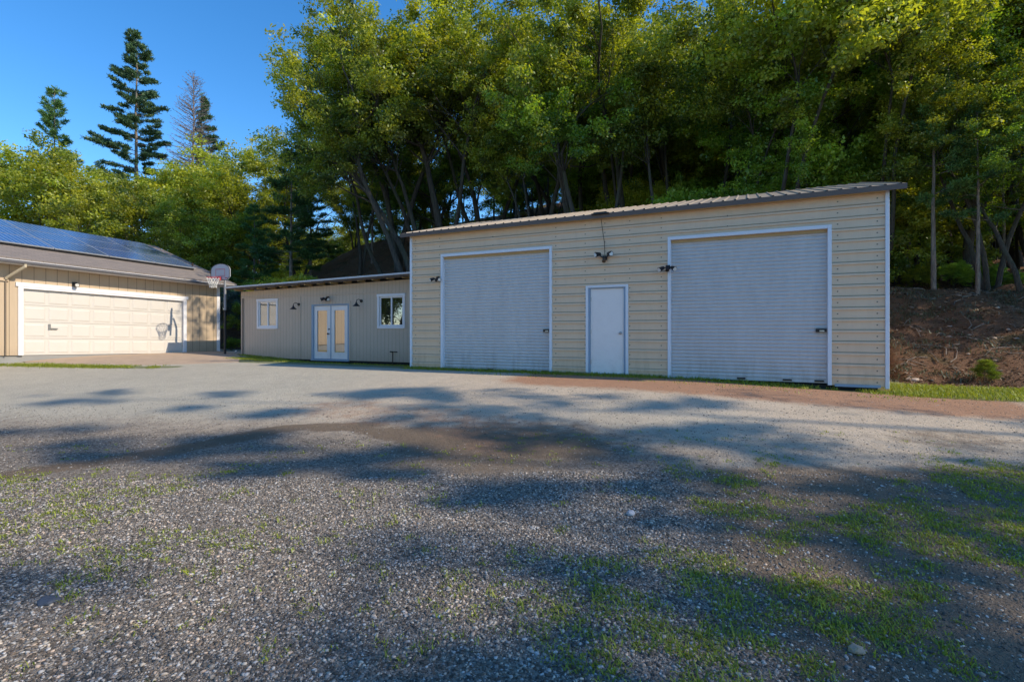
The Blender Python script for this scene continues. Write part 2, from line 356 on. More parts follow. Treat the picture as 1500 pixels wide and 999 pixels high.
# concrete apron in front of the garage and mulch strip
def sheet(name,poly,m,lift,step=.25,kind='structure'):
    (u0,u1,v0,v1)=poly; us=np.arange(u0,u1+1e-6,step); vs=np.arange(v0,v1+1e-6,step); Uu,Vv=np.meshgrid(us,vs); x,y=uv2xy(Uu,Vv); z=terrain(x,y)+lift
    i=np.arange(Uu.size).reshape(Uu.shape); F=np.stack([i[:-1,:-1].ravel(),i[:-1,1:].ravel(),i[1:,1:].ravel(),i[1:,:-1].ravel()],1)
    return tag(mesh_np(name,np.stack([x.ravel(),y.ravel(),z.ravel()],1),F,m),kind=kind)
def apron():
    Nr=[(-15.45,15.9),(-13.3,15.45),(-11.2,15.25),(-9.9,15.6),(-9.0,16.5)]; Fr=[uv2xy(-21.03,8.0),uv2xy(-21.03,10.5),uv2xy(-21.03,14.6),(-11.9,20.9),uv2xy(-18.1,13.5)]
    s_=np.linspace(0,1,41); tt=np.linspace(0,1,5); N_=np.stack([np.interp(s_,tt,[p[k] for p in Nr]) for k in (0,1)],1); F_=np.stack([np.interp(s_,tt,[p[k] for p in Fr]) for k in (0,1)],1)
    N_+= (np.stack([vnoise(s_*9,s_*0+k) for k in (1,5)],1)-.5)*.25
    w=np.linspace(0,1,25)[:,None,None]; P=N_[None]*(1-w)+F_[None]*w; z=terrain(P[...,0],P[...,1])+.02-.03*(w[...,0]<.01)
    i=np.arange(25*41).reshape(25,41); F=np.stack([i[:-1,:-1].ravel(),i[:-1,1:].ravel(),i[1:,1:].ravel(),i[1:,:-1].ravel()],1)
    tag(mesh_np('driveway',np.concatenate([P,z[...,None]],-1).reshape(-1,3),F,M['concrete']),kind='structure')
apron()
sheet('mulch_bed',(-21.02,-20.3,2.6,7.55),M['mulch'],.03)
# ---------------------------------------------------------------- gravel, grass, litter (stuff)
rng=np.random.RandomState(11)
def ico():
    p=(1+5**.5)/2; v=np.array([(-1,p,0),(1,p,0),(-1,-p,0),(1,-p,0),(0,-1,p),(0,1,p),(0,-1,-p),(0,1,-p),(p,0,-1),(p,0,1),(-p,0,-1),(-p,0,1)])/1.9
    f=np.array([(0,11,5),(0,5,1),(0,1,7),(0,7,10),(0,10,11),(1,5,9),(5,11,4),(11,10,2),(10,7,6),(7,1,8),(3,9,4),(3,4,2),(3,2,6),(3,6,8),(3,8,9),(4,9,5),(2,4,11),(6,2,10),(8,6,7),(9,8,1)])
    return v,f
def octa():
    return np.array([(1,0,0),(-1,0,0),(0,1,0),(0,-1,0),(0,0,1),(0,0,-1.)]),np.array([(0,2,4),(2,1,4),(1,3,4),(3,0,4),(2,0,5),(1,2,5),(3,1,5),(0,3,5)])
def stones(name,P,size,tint,tmpl,flat=.55,parent=None):
    v,f=tmpl; n=len(P); k=len(v)
    base=np.repeat(v[None],n,0)*(1+.7*(rng.rand(n,k,1)-.5))
    base=base+(rng.rand(n,k,3)-.5)*.55
    sc=np.stack([size*(.75+.6*rng.rand(n)),size*(.6+.4*rng.rand(n)),size*flat*(.6+.6*rng.rand(n))],1)[:,None]
    base=base*sc; a=rng.rand(n)*6.283; tx=(rng.rand(n)-.5)*.9
    c,s=np.cos(tx)[:,None],np.sin(tx)[:,None]; y=base[...,1]*c-base[...,2]*s; z=base[...,1]*s+base[...,2]*c; base[...,1]=y; base[...,2]=z
    c,s=np.cos(a)[:,None],np.sin(a)[:,None]; x=base[...,0]*c-base[...,1]*s; y=base[...,0]*s+base[...,1]*c; base[...,0]=x; base[...,1]=y
    V=(base+P[:,None]).reshape(-1,3); F=(f[None]+(np.arange(n)*k)[:,None,None]).reshape(-1,3)
    return mesh_np(name,V,F,M['stone'],np.repeat(tint,k,0),parent)
def sample(n,y0,y1,pw=1.0,margin=1.12):
    y=y0+(y1-y0)*rng.rand(n)**pw; x=(rng.rand(n)*2-1)*y*1.0135*margin
    return x,y
def stonecol(n):
    g=.05+.46*rng.rand(n)**2.0; t=rng.rand(n,1)
    c=g[:,None]*np.where(t<.4,np.array([[1.06,1.0,.93]]),np.where(t<.8,np.array([[1.18,1.0,.80]]),np.array([[1.25,.95,.72]])))
    return c
def gravel(n,y0,y1,s0,s1,tmpl,name,pw=1.0):
    x,y=sample(n,y0,y1,pw); a,b=masks(x,y); red,soil,gr=a; coarse=b[0]
    keep=rng.rand(n)<(.12+.95*coarse)*(1-.85*np.clip(soil,0,1))*(.35+1.1*fbm(x*1.3,y*1.3,3))
    x,y=x[keep],y[keep]; sz=s0+(s1-s0)*rng.rand(len(x))**3.5
    z=terrain(x,y)+sz*.12
    return stones(name,np.stack([x,y,z],1),sz,stonecol(len(x)),tmpl)
tag(gravel(230000,1.3,4.9,.0034,.0125,ico(),'gravel',.62),'loose grey and buff crushed gravel covering the front yard','gravel',kind='stuff')
tag(gravel(90000,4.6,9.5,.0045,.013,octa(),'gravel',.8),'small grey stones scattered over the packed middle of the yard','gravel',kind='stuff')
def blades(name,x,y,z,hgt,wid,lean,tint,m,parent=None):
    n=len(x); a=rng.rand(n)*6.283; ln=lean*(.3+rng.rand(n))
    dx,dy=np.cos(a),np.sin(a); px,py=-dy*wid/2,dx*wid/2
    P=np.zeros((n,5,3))
    for i,(t,w) in enumerate(((0,1),(0,-1),(.55,.8),(.55,-.8),(1,0))):
        bend=ln*hgt*t**1.8
        P[:,i,0]=x+dx*bend+px*w; P[:,i,1]=y+dy*bend+py*w; P[:,i,2]=z+hgt*t*(1-.35*ln*t)
    V=P.reshape(-1,3); o=(np.arange(n)*5)[:,None]
    F=np.concatenate([o+np.array([[0,1,3]]),o+np.array([[0,3,2]]),o+np.array([[2,3,4]])])
    return mesh_np(name,V,F,m,np.repeat(tint,5,0),parent)
def gtint(n,y=.3,br=.0):
    t=np.zeros((n,3)); t[:,0]=rng.rand(n)*.9; t[:,1]=rng.rand(n)**2*y; t[:,2]=(rng.rand(n)<.12+br)*rng.rand(n); return t
def weeds():
    n=26000; x,y=sample(n,1.4,6.3,.8)
    dens=ss(-.6,1.6,x-.35*(y-3))*(1-ss(4.6,5.6,y+.0*x))*1.0
    left=.28*(1-ss(-2.6,-1.4,x))*(1-ss(4.8,5.6,y))*ss(2.6,3.2,y)
    dens=np.clip(dens+left+.05,0,1)*ss(.45,.60,.62*fbm(x*1.1+3,y*1.1+8,4)+.38*fbm(x*4.5,y*4.5,3))*1.3
    k=rng.rand(n)<dens; x,y=x[k],y[k]; m=len(x)
    nb=15; size=.35+.65*rng.rand(m)
    X1=np.repeat(x,nb)+rng.normal(0,.030,m*nb)*np.repeat(size,nb); Y1=np.repeat(y,nb)+rng.normal(0,.030,m*nb)*np.repeat(size,nb)
    h=(.012+.042*rng.rand(m*nb)**1.6)*np.repeat(size,nb)
    t=gtint(m*nb,.35); t[:,0]=np.clip(np.repeat(.2+.6*rng.rand(m),nb)+.3*(rng.rand(m*nb)-.5),0,1)
    o=blades('grass',X1,Y1,terrain(X1,Y1)-.004,h,.004+.005*rng.rand(m*nb),.9,t,M['grassblade'])
    return tag(o,'sparse patches of low green weeds growing through the foreground gravel','grass',kind='stuff')
weeds()
def grass_strip():
    xs=[];ys=[];hs=[]
    def area(u0,u1,v0,v1,n,h,cut=.3):
        u=u0+(u1-u0)*rng.rand(n); v=v0+(v1-v0)*rng.rand(n); x,y=uv2xy(u,v); k=fbm(x*1.6,y*1.6,3)+.15*rng.rand(n)>cut+.1
        e=np.minimum(v-v0,v1-v)/(v1-v0)*3; k&=rng.rand(n)<.25+e
        xs.append(x[k]);ys.append(y[k]);hs.append(np.full(k.sum(),h))
    area(2.5,9,11.0,13.6,26000,.07,.2); area(-17,-8.5,11.9,13.4,24000,.06,.2); area(-8.5,3,11.0,11.5,9000,.05,.35); xa=-18.5+8.5*rng.rand(16000); ya=np.interp(xa,[p[0] for p in GL],[p[1] for p in GL])+rng.normal(0,.17,16000); ka=fbm(xa*2,ya*2,3)+.2*rng.rand(16000)>.42+.22*ss(-13,-10,xa); xs.append(xa[ka]); ys.append(ya[ka]); hs.append(np.full(ka.sum(),.05))
    area(-6,3,10.2,11.2,1500,.04,.42); area(-8.5,2.6,11.25,11.47,7000,.08,.3); area(-18,-8.4,13.2,13.5,5000,.08,.35)
    x=np.concatenate(xs);y=np.concatenate(ys);h=np.concatenate(hs)*(.4+rng.rand(len(x)))
    o=blades('grass',x,y,terrain(x,y)-.003,h,.008+.006*rng.rand(len(x)),.7,gtint(len(x),.6),M['grassblade'])
    tag(o,'short green grass along the foot of the buildings and the bank','grass',kind='stuff')
grass_strip()
def litter():
    n=170000; u=-26+42*rng.rand(n); d=12*rng.rand(n)**1.3
    vf=17.0+3.0*ss(-18.7,-17.9,u)-5.9*ss(1.8,3.4,u); v=vf-.3+d; x,y=uv2xy(u,v)
    k=(y>0)&(np.abs(x)<y*1.1)&((u>2.2)|(u<-7)); x,y=x[k],y[k]; n=len(x); z=terrain(x,y)+.02
    q=rng.normal(size=(n,3)); q[:,2]*=.4; q/=np.linalg.norm(q,axis=1)[:,None]; r=rng.normal(size=(n,3)); r[:,2]*=.4; r/=np.linalg.norm(r,axis=1)[:,None]
    s=(.015+.03*rng.rand(n)**2)[:,None]; P=np.stack([x,y,z],1)
    V=np.stack([P-q*s,P+r*s*.5,P+q*s,P-r*s*.5],1).reshape(-1,3)
    t=np.zeros((n,3)); t[:,0]=rng.rand(n)**1.5
    tag(mesh_np('leaf_litter',V,np.arange(4*n).reshape(n,4),M['litter'],np.repeat(t,4,0)),'brown fallen leaves and twigs covering the cut bank and hillside','leaf litter',kind='stuff')
    n=26000; u=2.8+13*rng.rand(n); v=14.2+6*rng.rand(n); x,y=uv2xy(u,v); k=fbm(x*1.5+9,y*1.5,3)>.5; x,y=x[k],y[k]; n=len(x)
    u=-26+18*rng.rand(14000); v=17.2+14*rng.rand(14000); x2,y2=uv2xy(u,v); k=fbm(x2*1.2+9,y2*1.2,3)>.55; x=np.concatenate([x,x2[k]]); y=np.concatenate([y,y2[k]])
    t=gtint(len(x),.2,.5); 
    o=blades('ground_cover',x,y,terrain(x,y)-.02,.05+.13*rng.rand(len(x)),.014+.01*rng.rand(len(x)),1.0,t,M['greyshrub'])
    tag(o,'thin grey-green ground plants scattered over the bank','ground cover',kind='stuff')
litter()
def bank_debris():
    n=1500; u=2.6+11*rng.rand(n); v=14.0+6.5*rng.rand(n)**1.4; x,y=uv2xy(u,v); k=fbm(x*.9+4,y*.9,3)>.47; x,y=x[k],y[k]; n=len(x); sz=.012+.07*rng.rand(n)**4
    c=stonecol(n)*np.array([[1.1,.9,.75]])
    tag(stones('bank_stones',np.stack([x,y,terrain(x,y)+sz*.2],1),sz,c,ico()),'small brown and grey stones lying on the cut bank','stones',kind='stuff')
    b=MB()
    for i in range(150):
        if i<100: u=random.uniform(2.8,12); v=random.uniform(14.6,20)
        else: u=random.uniform(-18,-9); v=random.uniform(21,30)
        x,y=uv2xy(u,v); a=random.uniform(0,3.14); l=random.uniform(.2,.9); p=[]
        for q in range(4):
            xx=x+math.cos(a+.2*q)*l*q/3; yy=y+math.sin(a+.2*q)*l*q/3; p.append((xx,yy,T(xx,yy)+.03+.02*random.random()))
        b.tube(p,[.014,.012,.009,.005],5)
    tag(b.build('fallen_twigs',M['pinebark']),'fallen sticks and twigs lying across the bank and hillside','twigs',kind='stuff')
bank_debris()
def rock(x,y,s,label,col=(.25,.24,.22),flat=.5,cat='rock'):
    v,f=ico(); V=v*np.array([s,s*.75,s*flat])*(1+.3*(rng.rand(12,1)-.5)); a=rng.rand()*6.28; c,q=math.cos(a),math.sin(a)
    V=np.stack([V[:,0]*c-V[:,1]*q,V[:,0]*q+V[:,1]*c,V[:,2]],1)
    o=mesh_np('rock',V,f,M['stone'],np.array([col]*12)); o.location=(x,y,T(x,y)+s*flat*.3)
    md=o.modifiers.new('s','SUBSURF'); md.subdivision_type='SIMPLE'; md.levels=md.render_levels=2
    tx=bpy.data.textures.new('rk','CLOUDS'); tx.noise_scale=s*.6; d=o.modifiers.new('d','DISPLACE'); d.texture=tx; d.strength=s*.3; d.texture_coords='GLOBAL'
    tag(o,label,cat); return o
rock(-2.46,2.68,.075,'flat dark slate slab lying in the gravel at lower left',(.07,.08,.10),.22)
rock(.92,3.9,.045,'small pale stone among weeds in the middle foreground',(.4,.4,.42),.6)
rock(1.6,2.35,.04,'tan stone in the weeds near the lower middle edge',(.36,.27,.19),.6)
u_,v_=5.6,14.15; x_,y_=uv2xy(u_,v_); rock(x_,y_,.30,'pale flat boulder at the foot of the bank left of the pine sapling',(.26,.22,.19),.4,'boulder')
x_,y_=uv2xy(7.6,14.4); rock(x_,y_,.24,'reddish boulder at the foot of the bank right of the pine sapling',(.25,.14,.10),.5,'boulder')
for i,(uu,vv,s,lb) in enumerate([(-20.5,15.5,.12,'white stone at the left of the basketball pole base'),(-19.75,14.55,.11,'pale stone just behind the basketball pole base'),(-19.35,14.95,.16,'grey boulder right of the basketball pole base beside the office corner')]):
    x_,y_=uv2xy(uu,vv); rock(x_,y_,s,lb,(.45,.45,.44),.6)
# ---------------------------------------------------------------- metal shop building
sh=empty('metal_garage',(*uv2xy(-8.38,11.46),0),R(-25),'long tan metal shop building with two roller doors and a white entry door','garage building')
def prof(z0,z1,pitch,depth,kind='rib'):
    p=[(0,z0)]; z=z0
    if kind=='rib':
        k=0
        while True:
            b=z0+k*pitch
            for o,dz in ((0,.150),(depth,.153),(depth,.188),(.004,.203),(-.014,.205),(-.014,.2125),(0,.214)):
                if b+dz>=z1: p.append((o if False else p[-1][0],z1)); return p
                p.append((o,b+dz))
            k+=1
    else:
        k=0
        while True:
            b=z0+k*pitch
            for t in range(1,7):
                zz=b+pitch*t/6
                if zz>=z1: p.append((0,z1)); return p
                p.append((depth*math.sin(math.pi*t/6)**.7 if 0<t<6 else 0,zz))
            k+=1
PIT=.2155; Wt=3.66
def rows(z0): # align rib phase to the base
    return z0
w=MB()
def sid(a,b,nrm,z0,z1):
    # clip a global profile to [z0,z1]
    g=prof(-.03,6.2,PIT,.030); out=[]
    for (o0,a0),(o1,a1) in zip(g[:-1],g[1:]):
        if a1<=z0 or a0>=z1: continue
        f=lambda zz:o0+(o1-o0)*(0 if a1==a0 else (zz-a0)/(a1-a0))
        lo,hi=max(a0,z0),min(a1,z1)
        if not out: out.append((f(lo),lo))
        out.append((f(hi),hi))
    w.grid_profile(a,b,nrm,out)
LEN=10.71; DEP=7.0; nf=(0,-1)
D1=(.98,4.08); PD=(4.98,5.91); D2=(6.83,9.82); DH=3.03; PH=2.04
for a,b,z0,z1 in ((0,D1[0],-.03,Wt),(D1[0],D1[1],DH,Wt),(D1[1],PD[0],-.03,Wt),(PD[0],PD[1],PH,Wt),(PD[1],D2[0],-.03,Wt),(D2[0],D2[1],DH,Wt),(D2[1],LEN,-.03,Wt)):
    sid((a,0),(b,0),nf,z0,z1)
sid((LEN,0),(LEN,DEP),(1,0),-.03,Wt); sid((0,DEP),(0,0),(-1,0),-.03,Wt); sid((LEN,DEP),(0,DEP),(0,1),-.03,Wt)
PI_=.268; RZ=Wt+PI_*DEP/2
for xx in (-.001,LEN+.001): w.add([(xx,0,Wt),(xx,DEP,Wt),(xx,DEP/2,RZ)],[(0,1,2)])
# screw heads in columns
for xx in (.12,.9,4.2,4.93,5.40,5.97,6.66,9.95,10.58):
    k=0
    while k<17:
        z=.05+k*PIT; k+=1
        if z<Wt-.05 and not (PD[0]-.05<xx<PD[1]+.05 and z<PH+.1): w.add([(xx-.011,-.004,z-.011),(xx+.011,-.004,z-.011),(xx+.011,-.004,z+.011),(xx-.011,-.004,z+.011)],[(0,1,2,3)],1)
for xx in (2.5,8.0):
    for z in (3.2,3.42,3.6): w.add([(xx-.011,-.004,z-.011),(xx+.011,-.004,z-.011),(xx+.011,-.004,z+.011),(xx-.011,-.004,z+.011)],[(0,1,2,3)],1)
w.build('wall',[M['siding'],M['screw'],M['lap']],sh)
for xx in (-.05,LEN-.012):
    p=MB(); p.box(xx,xx+.062,-.045,.02,-.06,Wt); p.build('corner_trim',M['trimwhite'],sh,bev=.006)
p=MB(); p.box(0.02,10.6,.05,DEP-.05,-.32,-.032); p.build('foundation',M['darkgap'],sh)
for a,b in ((.02,D1[0]-.02),(D1[1]+.08,PD[0]-.08),(PD[1]+.08,D2[0]-.08),(D2[1]+.08,LEN-.08)):
    p=MB(); p.box(a,b,-.03,-.022,-.05,.0); p.build('base_trim',M['bluegrey'],sh)
def roller(x0,x1,latchx):
    d=MB(); d.grid_profile((x0+.03,.07),(x1-.03,.07),nf,prof(.06,DH-.02,.0762,.017,'s')); 
    o=d.build('roller_door',M['roller'],sh)
    q=MB(); q.box(x0+.03,x1-.03,.04,.075,0,.06); 
    for xx in (x0+1.35,x1-.8,x1-.25): q.box(xx,xx+.16,.02,.039,.02,.055,1)
    q.build('bottom_bar',[M['roller'],M['black']],o)
    q=MB(); q.box(latchx-.09,latchx+.09,.0,.045,.99,1.06); q.box(latchx-.03,latchx+.05,-.02,-.001,1.0,1.03,1); q.build('latch',[M['black'],M['steel']],o)
    q=MB(); q.box(x0+.03,x1-.03,.2,.21,-.02,DH); q.box(x0+.0,x1,.025,.19,DH-.045,DH-.005,0); q.build('opening_shadow_box',M['darkgap'],o) if False else None
    f=MB(); f.box(x0-.03,x0+.035,-.045,.09,-.03,DH+.035); f.box(x1-.035,x1+.03,-.045,.09,-.03,DH+.035); f.box(x0+.035,x1-.035,-.042,.088,DH-.035,DH+.035)
    f.build('door_frame',M['trimwhite'],sh,bev=.005)
    h=MB(); h.box(x0+.036,x1-.036,.03,.068,DH-.10,DH-.037); h.build('header_strip',M['wood'],o)  # wood-coloured strip across the door just below the header
roller(*D1,D1[1]-.12); roller(*D2,D2[1]-.14)
d=MB(); d.box(PD[0]+.075,PD[1]-.075,.02,.06,.035,PH-.045); od=d.build('entry_door',M['doorwhite'],sh,bev=.004)
q=MB(); kx=PD[1]-.155; q.tube([(kx,.02,.97),(kx,-.005,.97)],.032,12); q.tube([(kx,-.005,.97),(kx,-.03,.97),(kx,-.05,.97),(kx,-.065,.97)],[.012,.014,.028,.02],12); q.build('knob',M['steel'],od,smooth=True)
q=MB()
for zz in (.3,1.0,1.75):
    q=MB(); q.box(PD[0]+.066,PD[0]+.09,.008,.019,zz-.05,zz+.05); q.build('hinge',M['steel'],od)
q=MB(); q.box(PD[0]+.075,PD[1]-.075,.0,.07,0,.034); q.build('threshold',M['bluegrey'],od)
f=MB(); f.box(PD[0]-.03,PD[0]+.03,-.035,.07,-.03,PH+.03); f.box(PD[1]-.03,PD[1]+.03,-.035,.07,-.03,PH+.03); f.box(PD[0]+.03,PD[1]-.03,-.033,.068,PH-.02,PH+.03); f.build('door_frame',M['trimwhite'],sh,bev=.004)
f=MB(); f.box(PD[0]+.031,PD[0]+.074,-.01,.065,0,PH-.02); f.box(PD[1]-.074,PD[1]-.031,-.01,.065,0,PH-.02); f.box(PD[0]+.074,PD[1]-.074,-.008,.063,PH-.044,PH-.021); f.build('door_jamb',M['bluegrey'],od)
# roof
r=MB(); x0,x1=-.27,LEN+.28; yf=-.19; zf=Wt+.075+PI_*yf+.0
prx=[]; xx=x0
while xx<x1-.01:
    for o,dx in ((0,0),(0,.165),(.020,.178),(.020,.206),(0,.219)):
        if xx+dx<=x1: prx.append((xx+dx,o))
    xx+=.2286
prx.append((x1,0))
def roofz(y): return Wt+.075+PI_*(y if y<DEP/2 else DEP-y)
ysr=[yf,DEP/2,DEP-yf]
vs=[(a,y,roofz(y)+o) for y in ysr for a,o in prx]; n=len(prx)
r.add(vs,[(j*n+i,j*n+i+1,(j+1)*n+i+1,(j+1)*n+i) for j in range(2) for i in range(n-1)],0)
# closures under each rib, dark
for i in range(len(prx)-1):
    if prx[i][1]>.01 and prx[i+1][1]>.01: r.add([(prx[i][0]-.012,yf+.001,zf),(prx[i+1][0]+.012,yf+.001,zf),(prx[i+1][0],yf+.001,zf+.02),(prx[i][0],yf+.001,zf+.02)],[(0,1,2,3)],1)
ro=r.build('roof',[M['rooftop'],M['black']],sh)
f=MB(); f.box(x0,x1,yf-.012,yf+.012,zf-.100,zf-.004); 
for xe in (x0,x1-.02):
    f.add([(xe,yf+.013,zf-.100),(xe+.02,yf+.013,zf-.100),(xe+.02,DEP/2,roofz(DEP/2)-.115),(xe,DEP/2,roofz(DEP/2)-.115),(xe,yf+.013,zf-.004),(xe+.02,yf+.013,zf-.004),(xe+.02,DEP/2,roofz(DEP/2)-.004),(xe,DEP/2,roofz(DEP/2)-.004)],[(0,3,2,1),(4,5,6,7),(0,1,5,4),(1,2,6,5),(2,3,7,6),(3,0,4,7)])
f.build('fascia',M['roofbrown'],ro)
f=MB(); f.box(0.02,LEN-.02,yf+.013,-.021,zf-.10,zf-.07); f.box(0.02,LEN-.02,-.045,-.022,Wt-.075,zf-.101); f.build('soffit',M['wood'],ro)
def flood(parent,x,y,z,label,up=False,sgn=-1,s=1.0):
    # sgn: outward direction on local y
    m=MB(); m.box(x-.05*s,x+.05*s,y-.04,y,z-.05*s,z+.05*s); o=m.build('floodlight',M['black'],parent); o['label']=label
    for k in (-1,1):
        h=MB(); cx=x+k*.12*s; cz=z+(.07*s if up else -.03*s)
        h.tube([(x+k*.03*s,y-.04,z),(cx,y-.09,cz)],.014*s,8); h.tube([(cx-k*.03*s,y-.08,cz+.02*s),(cx+k*.06*s,y-.17,cz-(.0 if up else .04)*s)],[.035*s,.062*s],12); ho=h.build('lamp_head',M['black'],o)
        g=MB(); g.tube([(cx+k*.0601*s,y-.1702,cz-(.0 if up else .0402)*s),(cx+k*.063*s,y-.174,cz-(.0 if up else .042)*s)],.05*s,12); g.build('lens',M['lens'],ho)
    c=MB(); c.tube([(x,y-.04,z-.0),(x,y-.12,z-.09*s)],[.03*s,.045*s],10); c.build('sensor',M['black'] if not up else M['oldwood'],o)
    return o
o=flood(sh,5.41,-.025,2.69,'black twin-head floodlight with raised arms above the white entry door',True)
c=MB(); c.tube([(5.41,-.05,2.76),(5.395,-.03,3.05),(5.35,-.03,3.35),(5.335,-.10,3.6),(5.335,-.215,3.66)],.006,6); c.build('cable',M['cable'],o)
c=MB(); c.box(5.15,5.55,-.26,-.202,3.665,3.69); c.box(5.2,5.5,-.26,-.2,3.691,3.71); c.build('junction_box',M['black'],o)
flood(sh,.87,-.025,2.43,'small black solar floodlight left of the left roller door',False,s=.8)
flood(sh,6.81,-.048,2.40,'black three-lens solar floodlight on the left post of the right roller door',False,s=.9)
# ---------------------------------------------------------------- low office building
of=empty('office_building',(*uv2xy(-18.04,13.49),0),R(-25),'low grey-tan board-sided office with white French doors, between the two garages','office building')
OL=9.60; OD=6.2; ot=lambda x:2.56+.018*x*1.0
w=MB()
def owall(a,b,z0,z1=None,y=0): w.box(a,b,y,y+.12,z0,0,top=(ot(a),ot(b)) if z1 is None else (z1,z1))
WN1=(1.0,1.97,1.19,2.16); WN2=(6.84,7.82,1.19,2.17); FD=(3.76,5.53,.03,1.98)
w.box(0,WN1[0],0,.12,0,0,top=(ot(0),ot(WN1[0])))
w.box(WN1[0],WN1[1],0,.12,0,WN1[2]); w.box(WN1[0],WN1[1],0,.12,WN1[3],0,top=(ot(WN1[0]),ot(WN1[1])))
w.box(WN1[1],FD[0],0,.12,0,0,top=(ot(WN1[1]),ot(FD[0])))
w.box(FD[0],FD[1],0,.12,FD[3],0,top=(ot(FD[0]),ot(FD[1])))
w.box(FD[1],WN2[0],0,.12,0,0,top=(ot(FD[1]),ot(WN2[0])))
w.box(WN2[0],WN2[1],0,.12,0,WN2[2]); w.box(WN2[0],WN2[1],0,.12,WN2[3],0,top=(ot(WN2[0]),ot(WN2[1])))
w.box(WN2[1],OL,0,.12,0,0,top=(ot(WN2[1]),ot(OL)))
w.box(0,.12,.121,OD,0,2.56); w.box(OL-.12,OL,.121,OD,0,2.70); w.box(.121,OL-.121,OD-.12,OD,0,2.56)
w.build('wall',M['officewall'],of)
p=MB(); p.box(.03,OL-.03,.03,OD-.03,-.38,-.002); p.build('foundation',M['darkgap'],of)
p=MB(); p.box(0.02,OL,-.022,-.001,2.30,2.345); p.box(3.2,3.22,-.014,-.001,0,2.3); p.build('batten',M['officewall'],of)
p=MB(); p.tube([(.14,-.03,.03),(.14,-.03,2.3)],.022,8); p.build('conduit',paint('grey_brown_pipe',(.2,.15,.12),.6),of)
r=MB(); rx0,rx1=-.36,OL+.0
r.box(rx0,rx1,-.42,OD+.3,2.715,0,top=(2.735,2.735+.018*OL)); 
# keep the underside parallel to the top
r.v[0]=(rx0,-.42,2.68); r.v[3]=(rx0,OD+.3,2.68); r.v[1]=(rx1,-.42,2.68+.018*OL); r.v[2]=(rx1,OD+.3,2.68+.018*OL)
ro=r.build('roof',M['dripedge'],of)
f=MB(); rr=random.Random(4)
x=rx0+.03
while x<rx1-.05:
    l=rr.uniform(.25,.7); x2=min(x+l,rx1-.01); b=rr.uniform(.05,.095); z0=2.679+.018*(x-rx0)
    f.box(x,x2-.004,-.405+rr.uniform(0,.012),-.36,z0-b,z0-.001); x=x2
f.build('fascia',M['oldwood'],ro)
f=MB()
xx=.1
while xx<OL:
    f=MB(); f.box(xx,xx+.045,-.355,-.003,2.57+.018*xx,2.672+.018*xx); xx+=.61; f.build('rafter',M['wood'],ro)
def window(parent,box,blindm,blabel,label):
    x0,x1,z0,z1=box; f=MB(); t=.075
    f.box(x0-t,x0,-.03,.03,z0-t,z1+t); f.box(x1,x1+t,-.03,.03,z0-t,z1+t); f.box(x0-t-.02,x1+t+.02,-.034,.028,z1+.001,z1+t+.015); f.box(x0,x1,-.028,.03,z0-t-.01,z0-.001)
    o=f.build('window',M['white'],parent,bev=.004); o['label']=label
    s=MB(); xm=(x0+x1)/2; e=.045
    s.box(x0,x0+e,.01,.06,z0,z1); s.box(x1-e,x1,.01,.06,z0,z1); s.box(xm-.025,xm+.025,.008,.062,z0,z1); 
    for a,b in ((x0+e,xm-.025),(xm+.025,x1-e)): s.box(a,b,.011,.058,z0,z0+e); s.box(a,b,.011,.058,z1-e,z1)
    s.build('sash',M['white'],o)
    g=MB()
    for a,b in ((x0+e,xm-.025),(xm+.025,x1-e)): g.add([(a,.035,z0+e),(b,.035,z0+e),(b,.035,z1-e),(a,.035,z1-e)],[(0,1,2,3)])
    g.build('pane',M['glass'],o)
    if blindm:
        bl=MB(); z=z1-.05
        while z>z0+.04: bl.box(x0+.03,x1-.03,.095,.10,z-.022,z-.002); z-=.028
        bl.build(blabel,blindm,o)
    bk=MB(); bk.box(x0-.02,x1+.02,.121,.15,z0-.02,z1+.02); bk.build('backing',M['dark_in'],o)
window(of,WN1,M['blind'],'blind','white-trimmed sliding window with closed white blinds')
window(of,WN2,None,'blind','white-trimmed sliding window with dark glass')
